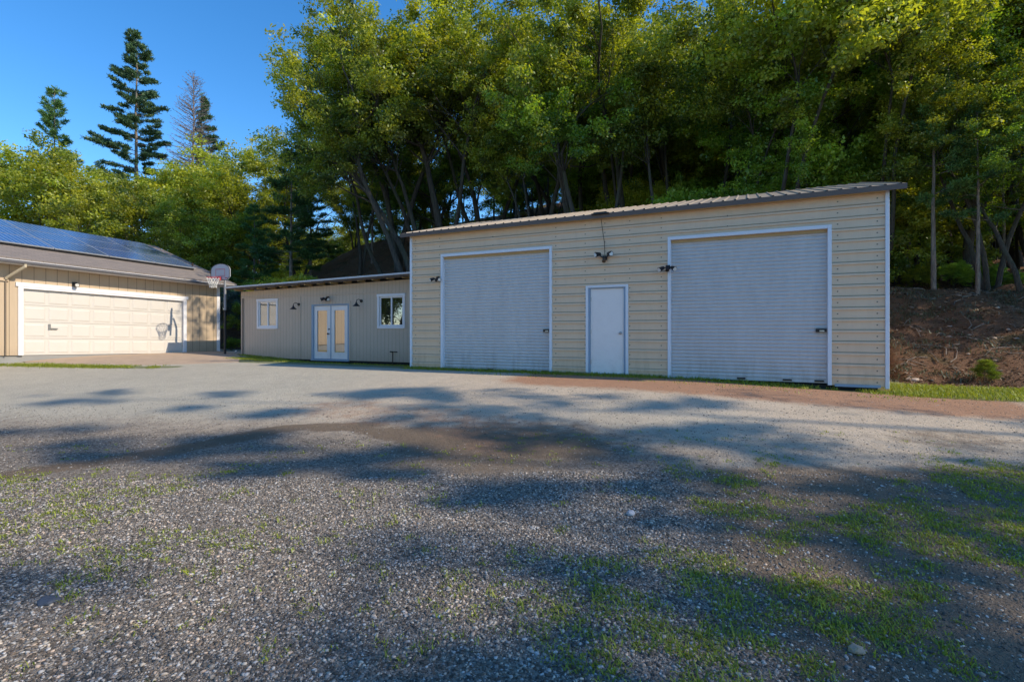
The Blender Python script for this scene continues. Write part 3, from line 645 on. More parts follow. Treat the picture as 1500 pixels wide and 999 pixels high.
# French doors
f=MB(); f.box(FD[0]+.001,FD[0]+.10,-.02,.10,FD[2],FD[3]); f.box(FD[1]-.07,FD[1]-.001,-.02,.10,FD[2],FD[3]); f.box(FD[0]+.1,FD[1]-.07,-.018,.098,FD[3]-.05,FD[3]-.001); f.box(FD[0],FD[1],-.05,.12,-.03,FD[2])
fd=f.build('door_frame',M['bluegrey'],of,bev=.003)
f=MB(); f.box(FD[0]-.07,FD[1]+.07,-.024,-.001,FD[3],FD[3]+.09); f.box(FD[1]+.0,FD[1]+.07,-.022,-.001,.0,FD[3]-.002); f.box(FD[0]-.07,FD[0],-.022,-.001,.0,FD[3]-.002); f.build('door_trim',M['officewall'],of)
xm=(FD[0]+.1+FD[1]-.07)/2
for i,(a,b) in enumerate(((FD[0]+.105,xm-.02),(xm+.02,FD[1]-.075))):
    z0,z1=FD[2]+.01,FD[3]-.055; l=MB(); e=.135
    l.box(a,a+e,.02,.06,z0,z1); l.box(b-e,b,.02,.06,z0,z1); l.box(a+e,b-e,.021,.059,z0,z0+.22); l.box(a+e,b-e,.021,.059,z1-.15,z1)
    o=l.build('french_door',M['doorwhite'],of,bev=.003); o['label']=('left','right')[i]+' leaf of the white French doors'
    g=MB(); g.add([(a+e,.035,z0+.22),(b-e,.035,z0+.22),(b-e,.035,z1-.15),(a+e,.035,z1-.15)],[(0,1,2,3)]); g.build('pane',M['glass2'],o)
    g=MB(); 
    for (p0,p1,q0,q1) in ((a+e-.001,a+e+.02,z0+.22,z1-.15),(b-e-.02,b-e+.001,z0+.22,z1-.15)): g.box(p0,p1,.014,.0195,q0,q1)
    g.box(a+e+.02,b-e-.02,.014,.0195,z0+.22,z0+.24); g.box(a+e+.02,b-e-.02,.014,.0195,z1-.17,z1-.15); g.build('glass_bead',M['white'],o)
    g=MB(); g.box(a+e,b-e,.09,.10,z0+.2,z1-.13); g.build('curtain',M['curtain'],o)
    if i==0:
        k=MB(); k.tube([(b-.06,.02,.93),(b-.06,-.03,.93),(b-.06,-.055,.93)],[.02,.018,.034],12); k.build('knob',M['black'],o,smooth=True); k=MB(); k.tube([(b-.06,.02,1.09),(b-.06,0,1.09)],.028,12); k.build('deadbolt',M['black'],o)
m=MB(); m.box(xm-.019,xm+.019,.012,.05,FD[2]+.005,FD[3]-.055); m.build('centre_post',M['bluegrey'],fd)
def gooseneck(x,z,label):
    b=MB(); b.tube([(x,0,z),(x,-.025,z)],.055,14); o=b.build('barn_lamp',M['black'],of); o['label']=label
    pts=[(x,-.02,z)]+[(x-.16*(1-math.cos(t))*.5-.0,-.04-.22*math.sin(t)*.9-.02,z+.05*math.sin(t*1.2)) for t in (.4,.8,1.2,1.57)]
    pts=[(x,-.02,z),(x,-.09,z+.04),(x,-.17,z+.05),(x,-.235,z+.02),(x,-.255,z-.05)]
    a=MB(); a.tube(pts,.011,8); a.build('arm',M['black'],o)
    s=MB(); e=pts[-1]; s.tube([(e[0],e[1],e[2]),(e[0],e[1],e[2]-.05),(e[0],e[1],e[2]-.075),(e[0],e[1],e[2]-.135)],[.025,.035,.06,.125],18,cap=False); s.build('lamp_shade',M['black'],o,smooth=True)
gooseneck(3.13,2.0,'black gooseneck barn lamp left of the French doors')
gooseneck(6.07,2.05,'black gooseneck barn lamp right of the French doors')
flood(of,4.57,-.02,2.2,'black twin floodlight above the French doors',False)
h=MB(); h.tube([(7.43,-.05,-.1),(7.43,-.05,.34)],.013,8); h.tube([(7.36,-.05,.34),(7.6,-.05,.34)],.014,8); h.tube([(7.43,-.05,.34),(7.43,-.12,.33)],.016,8); h.tube([(7.34,-.05,.36),(7.34,-.05,.32)],.025,8)
h.build('water_spigot',M['black'],of)
# ---------------------------------------------------------------- house garage at the left
shr=lambda x,y,z:-.024*y
ga=empty('house_garage',(*uv2xy(-21.06,14.69),.085),R(-25),'tan board-sided garage at the left with shingle roof and solar panels','house')
GY0=-12.6   # near end, outside the picture
GD=(-6.66,-1.53,2.17)    # door opening y0,y1,height
w=MB()
ztop=2.93
w.box(-.12,0,GY0,GD[0],-.0,ztop); w.box(-.12,0,GD[0],GD[1],GD[2],ztop); w.box(-.12,0,GD[1],0,-.0,ztop)
w.box(-10.9,-.121,-.12,0,0,ztop); w.box(-10.9,-.121,GY0,GY0+.12,0,ztop); w.box(-10.9,-10.78,GY0+.121,-.121,0,ztop)
for yy in (-.12,GY0): # gable triangles
    w.add([(-.12,yy,ztop),(-10.9,yy,ztop),(-5.5,yy,ztop+1.9),(-.12,yy+.12,ztop),(-10.9,yy+.12,ztop),(-5.5,yy+.12,ztop+1.9)],[(0,1,2),(5,4,3),(0,3,4,1),(1,4,5,2),(2,5,3,0)])
w.build('wall',M['garagewall'],ga,shr)
w=MB(); w.box(-10.8,-.05,GY0+.05,-.05,-.5,-.01); w.build('foundation',M['conccurb'],ga,shr)
w=MB(); w.box(-.11,.025,-.11,.022,-.02,ztop-.02); w.v=[(x,y,z) for x,y,z in w.v]; w.build('corner_trim',M['white'],ga,shr)
f=MB(); f.box(-.06,.03,GD[0]-.10,GD[0]+.03,0,GD[2]+.03); f.box(-.06,.03,GD[1]-.03,GD[1]+.10,0,GD[2]+.03); f.box(-.06,.04,GD[0]-.16,GD[1]+.16,GD[2]+.031,GD[2]+.16); f.box(-.1,.028,GD[0]+.03,GD[1]-.03,GD[2]-.03,GD[2]+.03)
f.build('door_trim',M['white'],ga,shr,bev=.004)
d=MB(); yA,yB=GD[0]+.031,GD[1]-.031; zt=GD[2]-.0; nr=4; nc=8; rh=zt/nr; cw=(yB-yA)/nc
for i in range(nr):
    z0=i*rh+.004; z1=(i+1)*rh-.004
    d.box(-.11,-.075,yA,yB,z0,z1)
    for j in range(nc):
        a=yA+j*cw+.05; b=yA+(j+1)*cw-.05; c0=z0+.07; c1=z1-.07; X0=-.0745; X1=-.064
        # raised panel with sloped edge
        d.add([(X0,a,c0),(X0,b,c0),(X0,b,c1),(X0,a,c1),(X1,a+.03,c0+.03),(X1,b-.03,c0+.03),(X1,b-.03,c1-.03),(X1,a+.03,c1-.03)],[(4,5,6,7),(0,1,5,4),(1,2,6,5),(2,3,7,6),(3,0,4,7)])
        fr=.012
        for (p0,p1,q0,q1) in ((a-fr,b+fr,c0-fr,c0),(a-fr,b+fr,c1,c1+fr),(a-fr,a,c0,c1),(b,b+fr,c0,c1)): d.box(-.075,-.070,p0,p1,q0,q1)
gd=d.build('garage_door',M['cream'],ga,shr)
h=MB(); h.box(-.061,-.045,-5.96,-5.90,.87,1.03); h.box(-.045,-.02,-5.96,-5.72,.86,.895); h.build('handle',M['steel'],gd,shr)
# roof
S=.357; ex=.46; ez=2.93; rgx=-5.31
def gr(x): return ez+.10+S*(ex-x)
r=MB(); yN,yF=GY0-.5,.51
def slab(xa,za,xb,zb,th,m=0,mb=r,ya=yN,yb=yF):
    mb.add([(xa,ya,za),(xa,yb,za),(xb,yb,zb),(xb,ya,zb),(xa,ya,za+th),(xa,yb,za+th),(xb,yb,zb+th),(xb,ya,zb+th)],[(0,3,2,1),(4,5,6,7),(0,1,5,4),(1,2,6,5),(2,3,7,6),(3,0,4,7)],m)
slab(ex,ez+.06,rgx,gr(rgx)-.04,.05); slab(rgx-.001,gr(rgx)-.04,-11.4,ez+.02,.05)
# ridge cap
slab(rgx+.14,gr(rgx)-.04+.053-.05,rgx,gr(rgx)+.02,.02)
roof=r.build('roof',M['shingle'],ga,shr)
f=MB(); f.box(ex+.003,ex+.10,yN,yF,ez-.055,ez+.035); f.build('gutter',M['gutter'],ga,shr,bev=.01)
f=MB(); f.box(ex-.025,ex+.002,yN,yF,ez-.07,ez+.058); f.box(.026,ex-.026,yN+.05,yF-.03,ez-.06,ez-.045); f.build('fascia',M['white'],roof,shr)
f=MB(); slab(ex-.026,ez-.09,rgx,gr(rgx)-.19,.145,0,f,yF-.03,yF-.005); f.build('rake_board',M['white'],roof,shr)
# downspout
yd=-7.05
f=MB(); f.tube([(ex+.05,yd+.28,ez-.05),(ex+.04,yd+.28,ez-.13),(.05,yd-.0,ez-.50),(.05,yd,ez-.54)],.045,8); f.build('gutter_elbow',paint('tan_downspout',(.62,.52,.36),.5),ga,shr)
f=MB(); f.box(.001,.05,yd-.03,yd+.0,0,ez-.55); f.build('downspout',paint('dark_tan_corner',(.22,.17,.12),.6),ga,shr)
f=MB(); f.box(.001,.05,yd-.18,yd+.06,ez-.60,ez-.55); f.build('drip_ledge',M['garagewall'],ga,shr)
# wall lamp
f=MB(); y=-5.27; f.box(.0,.03,y-.07,y+.07,2.37,2.50); wl=f.build('wall_lamp',M['black'],ga,shr); 
f=MB(); f.tube([(.03,y,2.43),(.10,y,2.40),(.18,y,2.39)],[.05,.06,.075],12); f.build('lamp_shade',M['black'],wl,shr)
f=MB(); f.tube([(.1801,y,2.39),(.186,y,2.39)],.06,12); f.build('lens',M['lens'],wl,shr)
# utility meter and pipes at the left edge
f=MB(); y=-7.18-.22; f.box(.0,.10,y-.16,y+.06,.55,.80); f.tube([(.06,y+.0,.0),(.06,y,.55)],.02,8); f.tube([(.06,y+.11,0),(.06,y+.11,.72),(.06,y+.02,.76)],.014,8); f.tube([(.1,y-.05,.66),(.17,y-.05,.66)],.07,12); f.build('utility_meter',M['black'],ga,shr)
f=MB(); y=-7.32; f.box(0,.04,y-.03,y+.03,2.22,2.30); f.tube([(.04,y,2.27),(.13,y+.06,2.24)],[.02,.04],10); f.build('wall_lamp',M['black'],ga,shr)
# solar panels
sl=math.sqrt(1+S*S); ph=1.36; pw=1.66
for c in range(8):
    for rw in range(3):
        y1=-.33-c*(pw+.02); y0=y1-pw; s0=1.68+rw*(ph+.02); s1=s0+ph
        def pt(s,y,dz): 
            x=ex-s/sl; return (x+dz*S/sl,y,gr(x)-.04+.05+dz/sl)
        m=MB(); a=[pt(s0,y0,.09),pt(s0,y1,.09),pt(s1,y1,.09),pt(s1,y0,.09)]; b=[pt(s0,y0,.13),pt(s0,y1,.13),pt(s1,y1,.13),pt(s1,y0,.13)]
        m.add(a+b,[(0,3,2,1),(4,5,6,7),(0,1,5,4),(1,2,6,5),(2,3,7,6),(3,0,4,7)]); o=m.build('solar_panel',M['alu'],ga,shr)
        g=MB(); e=.022; g.add([pt(s0+e,y0+e,.133),pt(s0+e,y1-e,.133),pt(s1-e,y1-e,.133),pt(s1-e,y0+e,.133)],[(0,1,2,3)]); g.build('cells',M['solar'],o,shr)
f=MB()
for s in (1.70,2.9): 
    a=-.4; b=-.4-8*(pw+.02)
    f.add([pt(s,b,-.0),pt(s,a,-.0),pt(s+.04,a,0),pt(s+.04,b,0),pt(s,b,.085),pt(s,a,.085),pt(s+.04,a,.085),pt(s+.04,b,.085)],[(0,3,2,1),(4,5,6,7),(0,1,5,4),(1,2,6,5),(2,3,7,6),(3,0,4,7)])
f.build('panel_rail',M['black'],ga,shr)
for (s,y) in ((2.6,.1),(1.5,.25)):
    f=MB(); x=ex-s/sl; f.tube([(x,y,gr(x)-.1),(x,y,gr(x)+.16)],.035,8); f.build('vent_pipe',M['oldwood'],roof,shr)
# ---------------------------------------------------------------- basketball hoop
hu,hv=-19.98,14.55
hx,hy=-11.36,20.0
bh=empty('basketball_hoop',(hx,hy,T(hx,hy)),0,'basketball hoop on a two-tone pole standing between the garage and the office','basketball hoop')
zb=T(hx,hy)
nrm=Vector((-.32,-.947,0)); tg=Vector((.947,-.32,0)); hz=3.09-zb   # rim height in local z
m=MB(); m.tube([(0,0,-.3),(0,0,1.75)],.045,12); m.build('pole',M['black'],bh)
m=MB(); m.tube([(0,0,1.75),(0,0,hz-.0),(nrm.x*.12,nrm.y*.12,hz+.35)],[.05,.04,.03],12); m.build('pole',M['greymetal'],bh)
bc=nrm*.20+Vector((0,0,hz+.22))
m=MB(); out=[(-.48,-.16),(-.34,-.29),(.34,-.29),(.48,-.16),(.48,.10)]+[(.48*math.cos(t),.10+.25*math.sin(t)) for t in [k*math.pi/12 for k in range(1,12)]]+[(-.48,.10)]
n=len(out); fr=[bc+tg*a+Vector((0,0,b))+nrm*.02 for a,b in out]; bk=[bc+tg*a+Vector((0,0,b))-nrm*.02 for a,b in out]
m.add(fr+bk,[tuple(range(n)),tuple(range(2*n-1,n-1,-1))]+[(i,(i+1)%n,n+(i+1)%n,n+i) for i in range(n)]); bd=m.build('backboard',M['grey'],bh)
m=MB()
def strip(a0,b0,a1,b1,mi):
    q=[bc+tg*a+Vector((0,0,b))+nrm*.024 for a,b in ((a0,b0),(a1,b0),(a1,b1),(a0,b1))]; m.add(q,[(0,1,2,3)],mi)
for s in ((-.25,-.16,-.21,.16),(.21,-.16,.25,.16),(-.21,-.16,.21,-.12),(-.21,.12,.21,.16)): strip(*s,0)
strip(.24,-.23,.36,-.20,1)
m.build('target_square',[paint('faded_pink_paint',(.50,.27,.29),.5),M['red']],bd)
m=MB()
for i in range(n):
    a,b=out[i]; a2,b2=out[(i+1)%n]; m.tube([bc+tg*a+Vector((0,0,b))+nrm*.022,bc+tg*a2+Vector((0,0,b2))+nrm*.022],.012,6)
m.build('rim_edge',M['black'],bd)
rc=nrm*(.24+.30)+Vector((0,0,hz)); rr_=.228
m=MB(); m.tube([rc+Vector((rr_*math.cos(t),rr_*math.sin(t),0)) for t in [k*math.pi/14 for k in range(29)]],.011,8,cap=False)
q=nrm*.235+Vector((0,0,hz)); m.add([q+tg*a+Vector((0,0,b))+nrm*c for c in (0,.09) for a,b in ((-.08,-.08),(.08,-.08),(.08,.05),(-.08,.05))],[(0,3,2,1),(4,5,6,7),(0,1,5,4),(1,2,6,5),(2,3,7,6),(3,0,4,7)]); m.build('rim',M['red'],bh)
m=MB(); K=12
def np_(k,l): 
    t=2*math.pi*(k+.5*(l%2))/K; rad=[rr_,.19,.155,.13,.12][l]; return rc+Vector((rad*math.cos(t),rad*math.sin(t),-.1*l))
for l in range(4):
    for k in range(K):
        if l%2==0: m.tube([np_(k,l),np_(k,l+1)],.006,5); m.tube([np_(k,l),np_(k-1,l+1)],.006,5)
        else: m.tube([np_(k,l),np_(k,l+1)],.006,5); m.tube([np_(k,l),np_(k+1,l+1)],.006,5)
m.build('net',M['net'],bh)
# ---------------------------------------------------------------- trees
def tubes_np(paths,name,m,parent,sides=None):
    Vs=[];Fs=[];n0=0
    for pts,rad in paths:
        pts=np.array(pts); rad=np.array(rad); n=len(pts); k=sides or (8 if rad[0]>.08 else 5 if rad[0]>.03 else 3)
        d=np.gradient(pts,axis=0); d/=np.linalg.norm(d,axis=1)[:,None]+1e-9
        ref=np.array([1.,0,0]) if abs(d[0,0])<.7 else np.array([0,1.,0]); a=np.cross(d,ref); a/=np.linalg.norm(a,axis=1)[:,None]+1e-9; b=np.cross(d,a)
        t=np.arange(k)*2*math.pi/k
        V=pts[:,None]+rad[:,None,None]*(a[:,None]*np.cos(t)[None,:,None]+b[:,None]*np.sin(t)[None,:,None])
        i=np.arange(n-1)[:,None]*k+np.arange(k)[None]; j=np.arange(n-1)[:,None]*k+(np.arange(k)+1)%k
        F=np.stack([i,j,j+k,i+k],-1).reshape(-1,4)+n0
        Vs.append(V.reshape(-1,3)); Fs.append(F); n0+=n*k
    return mesh_np(name,np.concatenate(Vs),np.concatenate(Fs),m,parent=parent,smooth=True)
def unit(v): return v/(np.linalg.norm(v)+1e-9)
def leaves(name,centers,rad,nper,ll,lw,m,parent,rs,tf,flat=.55,upb=1.0):
    n=len(centers)*nper; c=np.repeat(centers,nper,0); rr=np.repeat(rad,nper)
    d=rs.normal(size=(n,3)); d/=np.linalg.norm(d,axis=1)[:,None]; q=rs.rand(n)**.6
    P=c+d*(rr*q)[:,None]*np.array([1,1,flat])
    nr=rs.normal(size=(n,3))+d*.8+np.array([0,0,upb]); nr/=np.linalg.norm(nr,axis=1)[:,None]
    a=np.cross(nr,rs.normal(size=(n,3))); a/=np.linalg.norm(a,axis=1)[:,None]; b=np.cross(nr,a)
    s=(.65+.7*rs.rand(n))[:,None]
    V=np.stack([P-a*ll*s/2,P+b*lw*s/2,P+a*ll*s/2,P-b*lw*s/2],1).reshape(-1,3)
    t=np.repeat(tf,nper,0)+(rs.rand(n,1)-.5)*.25*np.array([1,.5,0]); t=np.clip(t,0,1)
    return mesh_np(name,V,np.arange(4*n).reshape(n,4),m,np.repeat(t,4,0),parent)
def make_root(name): 
    o=bpy.data.objects.new(name,None); C.objects.link(o); return o
def oak(seed,H=14.,stems=1,bare=.35,spread=1.,lean=0.,nper=85,leaf=(.115,.07),m='oakleaf',cl=(.30,.62),yellow=.6,name='oak_tree',dens=1.0,thick=1.0,gap=.30):
    rs=np.random.RandomState(seed); paths=[]; cen=[]; 
    def grow(p,d,Ln,r,lv,dead=False):
        n=max(4,int(Ln/.7)); pts=[p]; st=Ln/n; ds=[]
        for i in range(n):
            d=unit(d+rs.normal(size=3)*(.10 if lv==0 else .2)+np.array([0,0,.05 if lv else .04])); p=p+d*st; pts.append(p); ds.append(d)
        tr=np.linspace(1,.42 if lv<3 else .25,n+1); paths.append((pts,r*tr))
        if lv<3:
            nch=[int(6*dens+1),5,3][lv]
            for k in range(nch):
                t=(bare/.62+(1-bare/.62)*(k+rs.rand())/nch) if lv==0 else .3+.7*(k+rs.rand()*.8)/nch
                i=min(n-1,int(t*n)); az=rs.rand()*6.283; ang=R(rs.uniform(28,62))
                dd=ds[i]; s1=unit(np.cross(dd,[math.cos(az),math.sin(az),.3])); 
                nd=unit(dd*math.cos(ang)+s1*math.sin(ang)); nd[2]=nd[2]*.8+.12
                grow(pts[i+1],unit(nd),[.27,.17,.10][lv]*H*rs.uniform(.7,1.25)*spread,r*tr[i+1]*[.5,.5,.5][lv],lv+1,dead or (lv>=1 and rs.rand()<gap))
            grow(pts[-1],ds[-1],[.25,.15,.08][lv]*H*rs.uniform(.8,1.1),r*tr[-1]*.9,lv+1,dead)
        if lv>=2 and not dead:
            cen.append(pts[-1]); 
            if lv==3 and rs.rand()<.5: cen.append(pts[len(pts)//2])
    for s in range(stems):
        az=s*2*math.pi/stems+rs.rand()*1.5; ln=lean+(.22 if stems>1 else .05)*rs.uniform(.6,1.2)
        d=unit(np.array([math.cos(az)*ln,math.sin(az)*ln,1])); grow(np.array([math.cos(az)*.15*(stems>1),math.sin(az)*.15*(stems>1),-.4]),d,.6*H*rs.uniform(.85,1.05),.0145*H*thick*(1. if stems==1 else .8),0)
    cen=np.array(cen); n=len(cen); zr=cen[:,2]/cen[:,2].max(); 
    kk=cen[:,2]>H*bare*.75; cen=cen[kk]; zr=zr[kk]; n=len(cen)
    rad=rs.uniform(cl[0],cl[1],n)
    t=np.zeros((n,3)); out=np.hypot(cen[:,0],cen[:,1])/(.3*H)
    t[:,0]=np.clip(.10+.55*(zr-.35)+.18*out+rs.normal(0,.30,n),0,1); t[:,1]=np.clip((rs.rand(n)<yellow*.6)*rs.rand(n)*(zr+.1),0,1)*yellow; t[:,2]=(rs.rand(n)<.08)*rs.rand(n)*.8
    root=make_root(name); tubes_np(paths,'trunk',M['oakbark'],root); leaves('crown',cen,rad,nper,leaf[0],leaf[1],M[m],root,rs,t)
    root['H']=float((cen[:,2]+rad*.6).max()); return root
def conifer(seed,H=12.,start=.2,prof=None,dens=1.,needle='needle',ll=.26,lw=.035,per=26,pad=.16,up=.15,r0=.012,name='pine_tree',az0=None,whorl=.42,barkm='pinebark',twigs=2,bend=.01,tw=1.):
    rs=np.random.RandomState(seed); paths=[];P=[];D=[];TT=[]
    n=int(H/.6)+2; zs=np.linspace(-.3,H,n); off=np.cumsum(rs.normal(0,bend,(n,2)),0); tr=np.stack([off[:,0],off[:,1],zs],1); rad=r0*H*(1-zs.clip(0)/H*.93)
    paths.append((tr,rad))
    z=start*H
    while z<H*.985:
        f=(z-start*H)/(H*(1-start)); nb=rs.randint(3,6)
        for k in range(nb):
            if rs.rand()>dens: continue
            az=rs.rand()*6.283; ln=prof(f,az)*H*rs.uniform(.7,1.15)
            if ln<.12: continue
            c=np.array([np.interp(z,zs,tr[:,0]),np.interp(z,zs,tr[:,1]),z]); m=max(3,int(ln/.35)+1); el=up+.5*f
            d=np.array([math.cos(az)*math.cos(el),math.sin(az)*math.cos(el),math.sin(el)]); pts=[c]
            for i in range(m):
                d=unit(d+np.array([0,0,.05 if i>m*.5 else -.03])+rs.normal(0,.06,3)); c=c+d*ln/m; pts.append(c)
                if i>=m*.25:
                    P.append(c);D.append(d);TT.append(f)
                    for q in range(twigs):
                        s=unit(np.cross(d,[0,0,1]))*(1 if rs.rand()<.5 else -1); tl=ln*.28*(1-i/m*.6)*rs.uniform(.5,1.1); td=unit(d*.7+s*.8+np.array([0,0,.1])); e=c+td*tl
                        paths.append(([c,e],[.006*tw,.003*tw])); P.append(e);D.append(td);TT.append(f); P.append((c+e)/2);D.append(td);TT.append(f)
            paths.append((pts,np.linspace(max(.008,.012*ln)*tw**.5,.004*tw,len(pts))))
        z+=whorl*rs.uniform(.6,1.3)
    P.append(tr[-1]);D.append(np.array([0,0,1.]));TT.append(1)
    P=np.array(P);D=np.array(D);TT=np.array(TT); n=len(P)*per
    root=make_root(name); tubes_np(paths,'trunk',M[barkm],root)
    if per:
        p=np.repeat(P,per,0)+rs.normal(0,pad*.45,(n,3))*np.array([1,1,.45]); d=np.repeat(D,per,0)*.6+rs.normal(0,.6,(n,3))+np.array([0,0,.25]); d/=np.linalg.norm(d,axis=1)[:,None]
        w=np.cross(d,rs.normal(size=(n,3))); w/=np.linalg.norm(w,axis=1)[:,None]; s=(.6+.7*rs.rand(n))[:,None]
        V=np.stack([p,p+d*ll*s*.5+w*lw*.5,p+d*ll*s,p+d*ll*s*.5-w*lw*.5],1).reshape(-1,3)
        t=np.zeros((len(P),3)); t[:,0]=np.clip(.35+.3*TT+rs.normal(0,.2,len(P)),0,1); t=np.repeat(t,per,0); t[:,0]+=rs.rand(n)*.3-.15
        mesh_np('crown',V,np.arange(4*n).reshape(n,4),M[needle],np.repeat(np.clip(t,0,1),4,0),root)
    root['H']=float(H); return root
rb=lambda a,f: .55+.9*(.5+.5*math.sin(a*2.3+f*37))*(.5+.5*math.cos(f*61))
PROTO={}
PROTO['oa']=oak(1,14,1,.50,.62,nper=105); PROTO['ob']=oak(2,14,2,.52,.58,nper=105); PROTO['oc']=oak(3,14,1,.55,.6,lean=.12,nper=100); PROTO['od']=oak(5,14,3,.45,.6,nper=100,yellow=.9,thick=.8)
PROTO['oe']=oak(8,14,1,.58,.5,dens=.8,m='greenleaf',yellow=.3,nper=105); PROTO['of']=oak(12,14,2,.35,.68,m='greenleaf',yellow=.4,nper=105)
PROTO['ra']=oak(21,9,2,.15,.95,nper=105,yellow=1.,cl=(.35,.7)); PROTO['rb']=oak(22,9,3,.12,.9,nper=105,yellow=.8,cl=(.35,.7)); PROTO['rc']=oak(27,9,2,.25,.95,nper=85,yellow=1.,cl=(.3,.6))
PROTO['hero']=oak(41,17,3,.36,.58,nper=120,leaf=(.115,.07),yellow=1.,dens=1.1,cl=(.35,.68),thick=.95)
PROTO['hero2']=oak(44,17,2,.48,.55,nper=110,leaf=(.115,.07),yellow=.9,thick=.9)
PROTO['slim']=oak(55,13,1,.62,.34,nper=70,thick=.62,dens=.7,yellow=.3); PROTO['slim2']=oak(56,13,2,.66,.36,nper=70,thick=.6,dens=.6,yellow=.5,lean=.1)
PROTO['tall']=conifer(95,30,.62,lambda f,a:.02+.07*(1-f)**.6,.42,per=9,ll=.42,lw=.14,pad=.32,up=.1,r0=.008,name='pine_tree',whorl=1.5,twigs=1,bend=.03)
PROTO['ragged']=oak(57,14,1,.50,.55,nper=55,gap=.72,dens=.6,cl=(.35,.7))
PROTO['bush']=oak(61,3.2,4,.05,1.5,nper=70,leaf=(.085,.05),cl=(.22,.42),m='greenleaf',yellow=.3,name='shrub',thick=.8)
PROTO['bushy']=oak(62,3.0,4,.05,1.6,nper=70,leaf=(.08,.05),cl=(.22,.40),m='oakleaf',yellow=1.,name='shrub',thick=.8)
PROTO['grey']=oak(63,2.6,5,.03,1.6,nper=30,leaf=(.08,.04),cl=(.2,.35),m='greyshrub',yellow=0,name='shrub',thick=.8)
PROTO['pa']=conifer(71,10,.22,lambda f,a:.19*(1-f)**.7+.02,.9,per=30,ll=.22,lw=.035,pad=.2)
PROTO['pb']=conifer(72,10,.38,lambda f,a:.14*(1-f)**.6+.02,.55,per=24,ll=.22,lw=.035,pad=.2)
PROTO['fir']=conifer(81,26,.40,lambda f,a:(.02+.085*(1-f)**.75*rb(a,f)+.11*math.exp(-((f-.34)/.06)**2)*max(0,math.cos(a-3.0))**3+.055*math.exp(-((f-.66)/.07)**2)*max(0,math.cos(a-3.0))**2+.05*math.exp(-((f-.36)/.04)**2)*max(0,math.cos(a))**2),.85,needle='firneedle',per=26,ll=.26,lw=.06,pad=.20,up=.14,r0=.010,name='fir_tree',whorl=.42,twigs=2,bend=.02)
PROTO['spine']=conifer(83,20,.5,lambda f,a:.095*(1-f)**.6+.015,.85,per=30,ll=.28,lw=.045,pad=.16,up=.5,r0=.008,whorl=.55,twigs=1)
PROTO['snag']=conifer(85,22,.30,lambda f,a:.12*(1-f)**.55+.012,1.,per=0,up=.15,r0=.012,name='dead_conifer',barkm='deadbark',whorl=.15,twigs=8,bend=.015,tw=2.6)
PROTO['half']=conifer(87,20,.45,lambda f,a:(.012+.12*(1-f)**.8*rb(a,f))*(.2+.8*(math.cos(a)>0)),.8,needle='firneedle',per=24,ll=.26,lw=.06,pad=.22,name='fir_tree',whorl=.45)
PROTO['sap']=conifer(91,1.0,.08,lambda f,a:.34*(1-f)**.5+.06,.7,per=18,ll=.17,lw=.008,pad=.03,up=.6,r0=.02,name='pine_sapling',whorl=.07,twigs=2,needle='grassblade')
used=set(); random.seed(33)
def plant(key,x,y,h,label,cat='tree',group=None,rz=None,wx=1.,name=None,sink=0.):
    src=PROTO[key]; rz=random.uniform(0,6.28) if rz is None else rz
    if key not in used: o=src; used.add(key)
    else:
        o=src.copy(); C.objects.link(o)
        for ch in CH[key]:
            c=ch.copy(); C.objects.link(c); c.parent=o
    if name: o.name=name
    s=h/src['H']; o.location=(x,y,T(x,y)-sink); o.scale=(s*wx,s*wx,s); o.rotation_euler=(0,0,rz)
    for k in ('label','category','group'):
        if k in o: del o[k]
    tag(o,label,cat,group); return o
CH={k:[c for c in o.children] for k,o in PROTO.items()}
def at(px,Zd): return ((px-750)/740*Zd,Zd)
def tree(key,px,Zd,ytop,label,cat='tree',group=None,rz=None,wx=1.,name=None):
    x,y=at(px,Zd); h=1+(486-ytop)/740*Zd-T(x,y); return plant(key,x,y,h,label,cat,group,rz,wx,name)
# named trees (real positions from a survey of bearings and distances)
tree('fir',203,46,50,'tallest conifer on the left skyline with one long branch reaching left','fir tree',rz=0)
tree('spine',80,48,130,'small airy pine rising above the oaks at the far left','pine tree')
tree('snag',283,45,108,'dead leafless conifer with grey twigs right of the tall fir','dead tree')
tree('half',296,47,140,'dark one-sided fir growing just behind the dead conifer','fir tree',rz=0)
tree('ra',5,36,232,'green oak cut by the left edge of the photo above the solar roof')
tree('ra',62,36,213,'rounded olive oak directly below the small airy pine')
tree('rb',112,39,222,'dense dark oak between the small pine and the tall fir')
tree('rc',190,34,222,'bright yellow-topped oak in front of the tall fir trunk')
tree('rb',248,38,262,'small green oak below the gap between fir and dead conifer')
tree('rc',322,37,228,'olive oak right behind the peak of the garage roof')
tree('ra',375,38,200,'highest rounded oak between the dead conifer and the big oak')
tree('rb',300,33,292,'low dark green oak above the right end of the solar roof')
tree('rc',440,40,215,'olive oak touching the left side of the tall oak crowns')
tree('rb',340,40,250,'dark oak filling the gap beside the young pine on the slope')
tree('pa',426,30,222,'dark young pine with bare lower trunk on the slope behind the office','pine tree',wx=1.1)
tree('pa',372,32,300,'small pine low on the slope above the office roof','pine tree')
tree('hero',608,26,-25,'huge multi-stemmed oak with yellow top behind the left end of the metal building',rz=5.6,wx=.9)
tree('od',636,27.5,-15,'feathery oak just above the left corner of the metal roof',wx=1.0,rz=2.)
tree('ob',585,30,15,'tall shaded oak behind the left stems of the huge oak',rz=1.)
tree('rb',610,35,210,'low dense oak behind the trunks at the left corner of the metal roof')
tree('of',650,33,180,'green oak low behind the trunks above the left roller door',wx=1.1)
tree('hero2',578,29,0,'tall oak forming the left edge of the high woods against the sky',rz=5.0,wx=.7)
tree('pa',455,34,235,'dark pine behind the slope right of the young pine','pine tree')
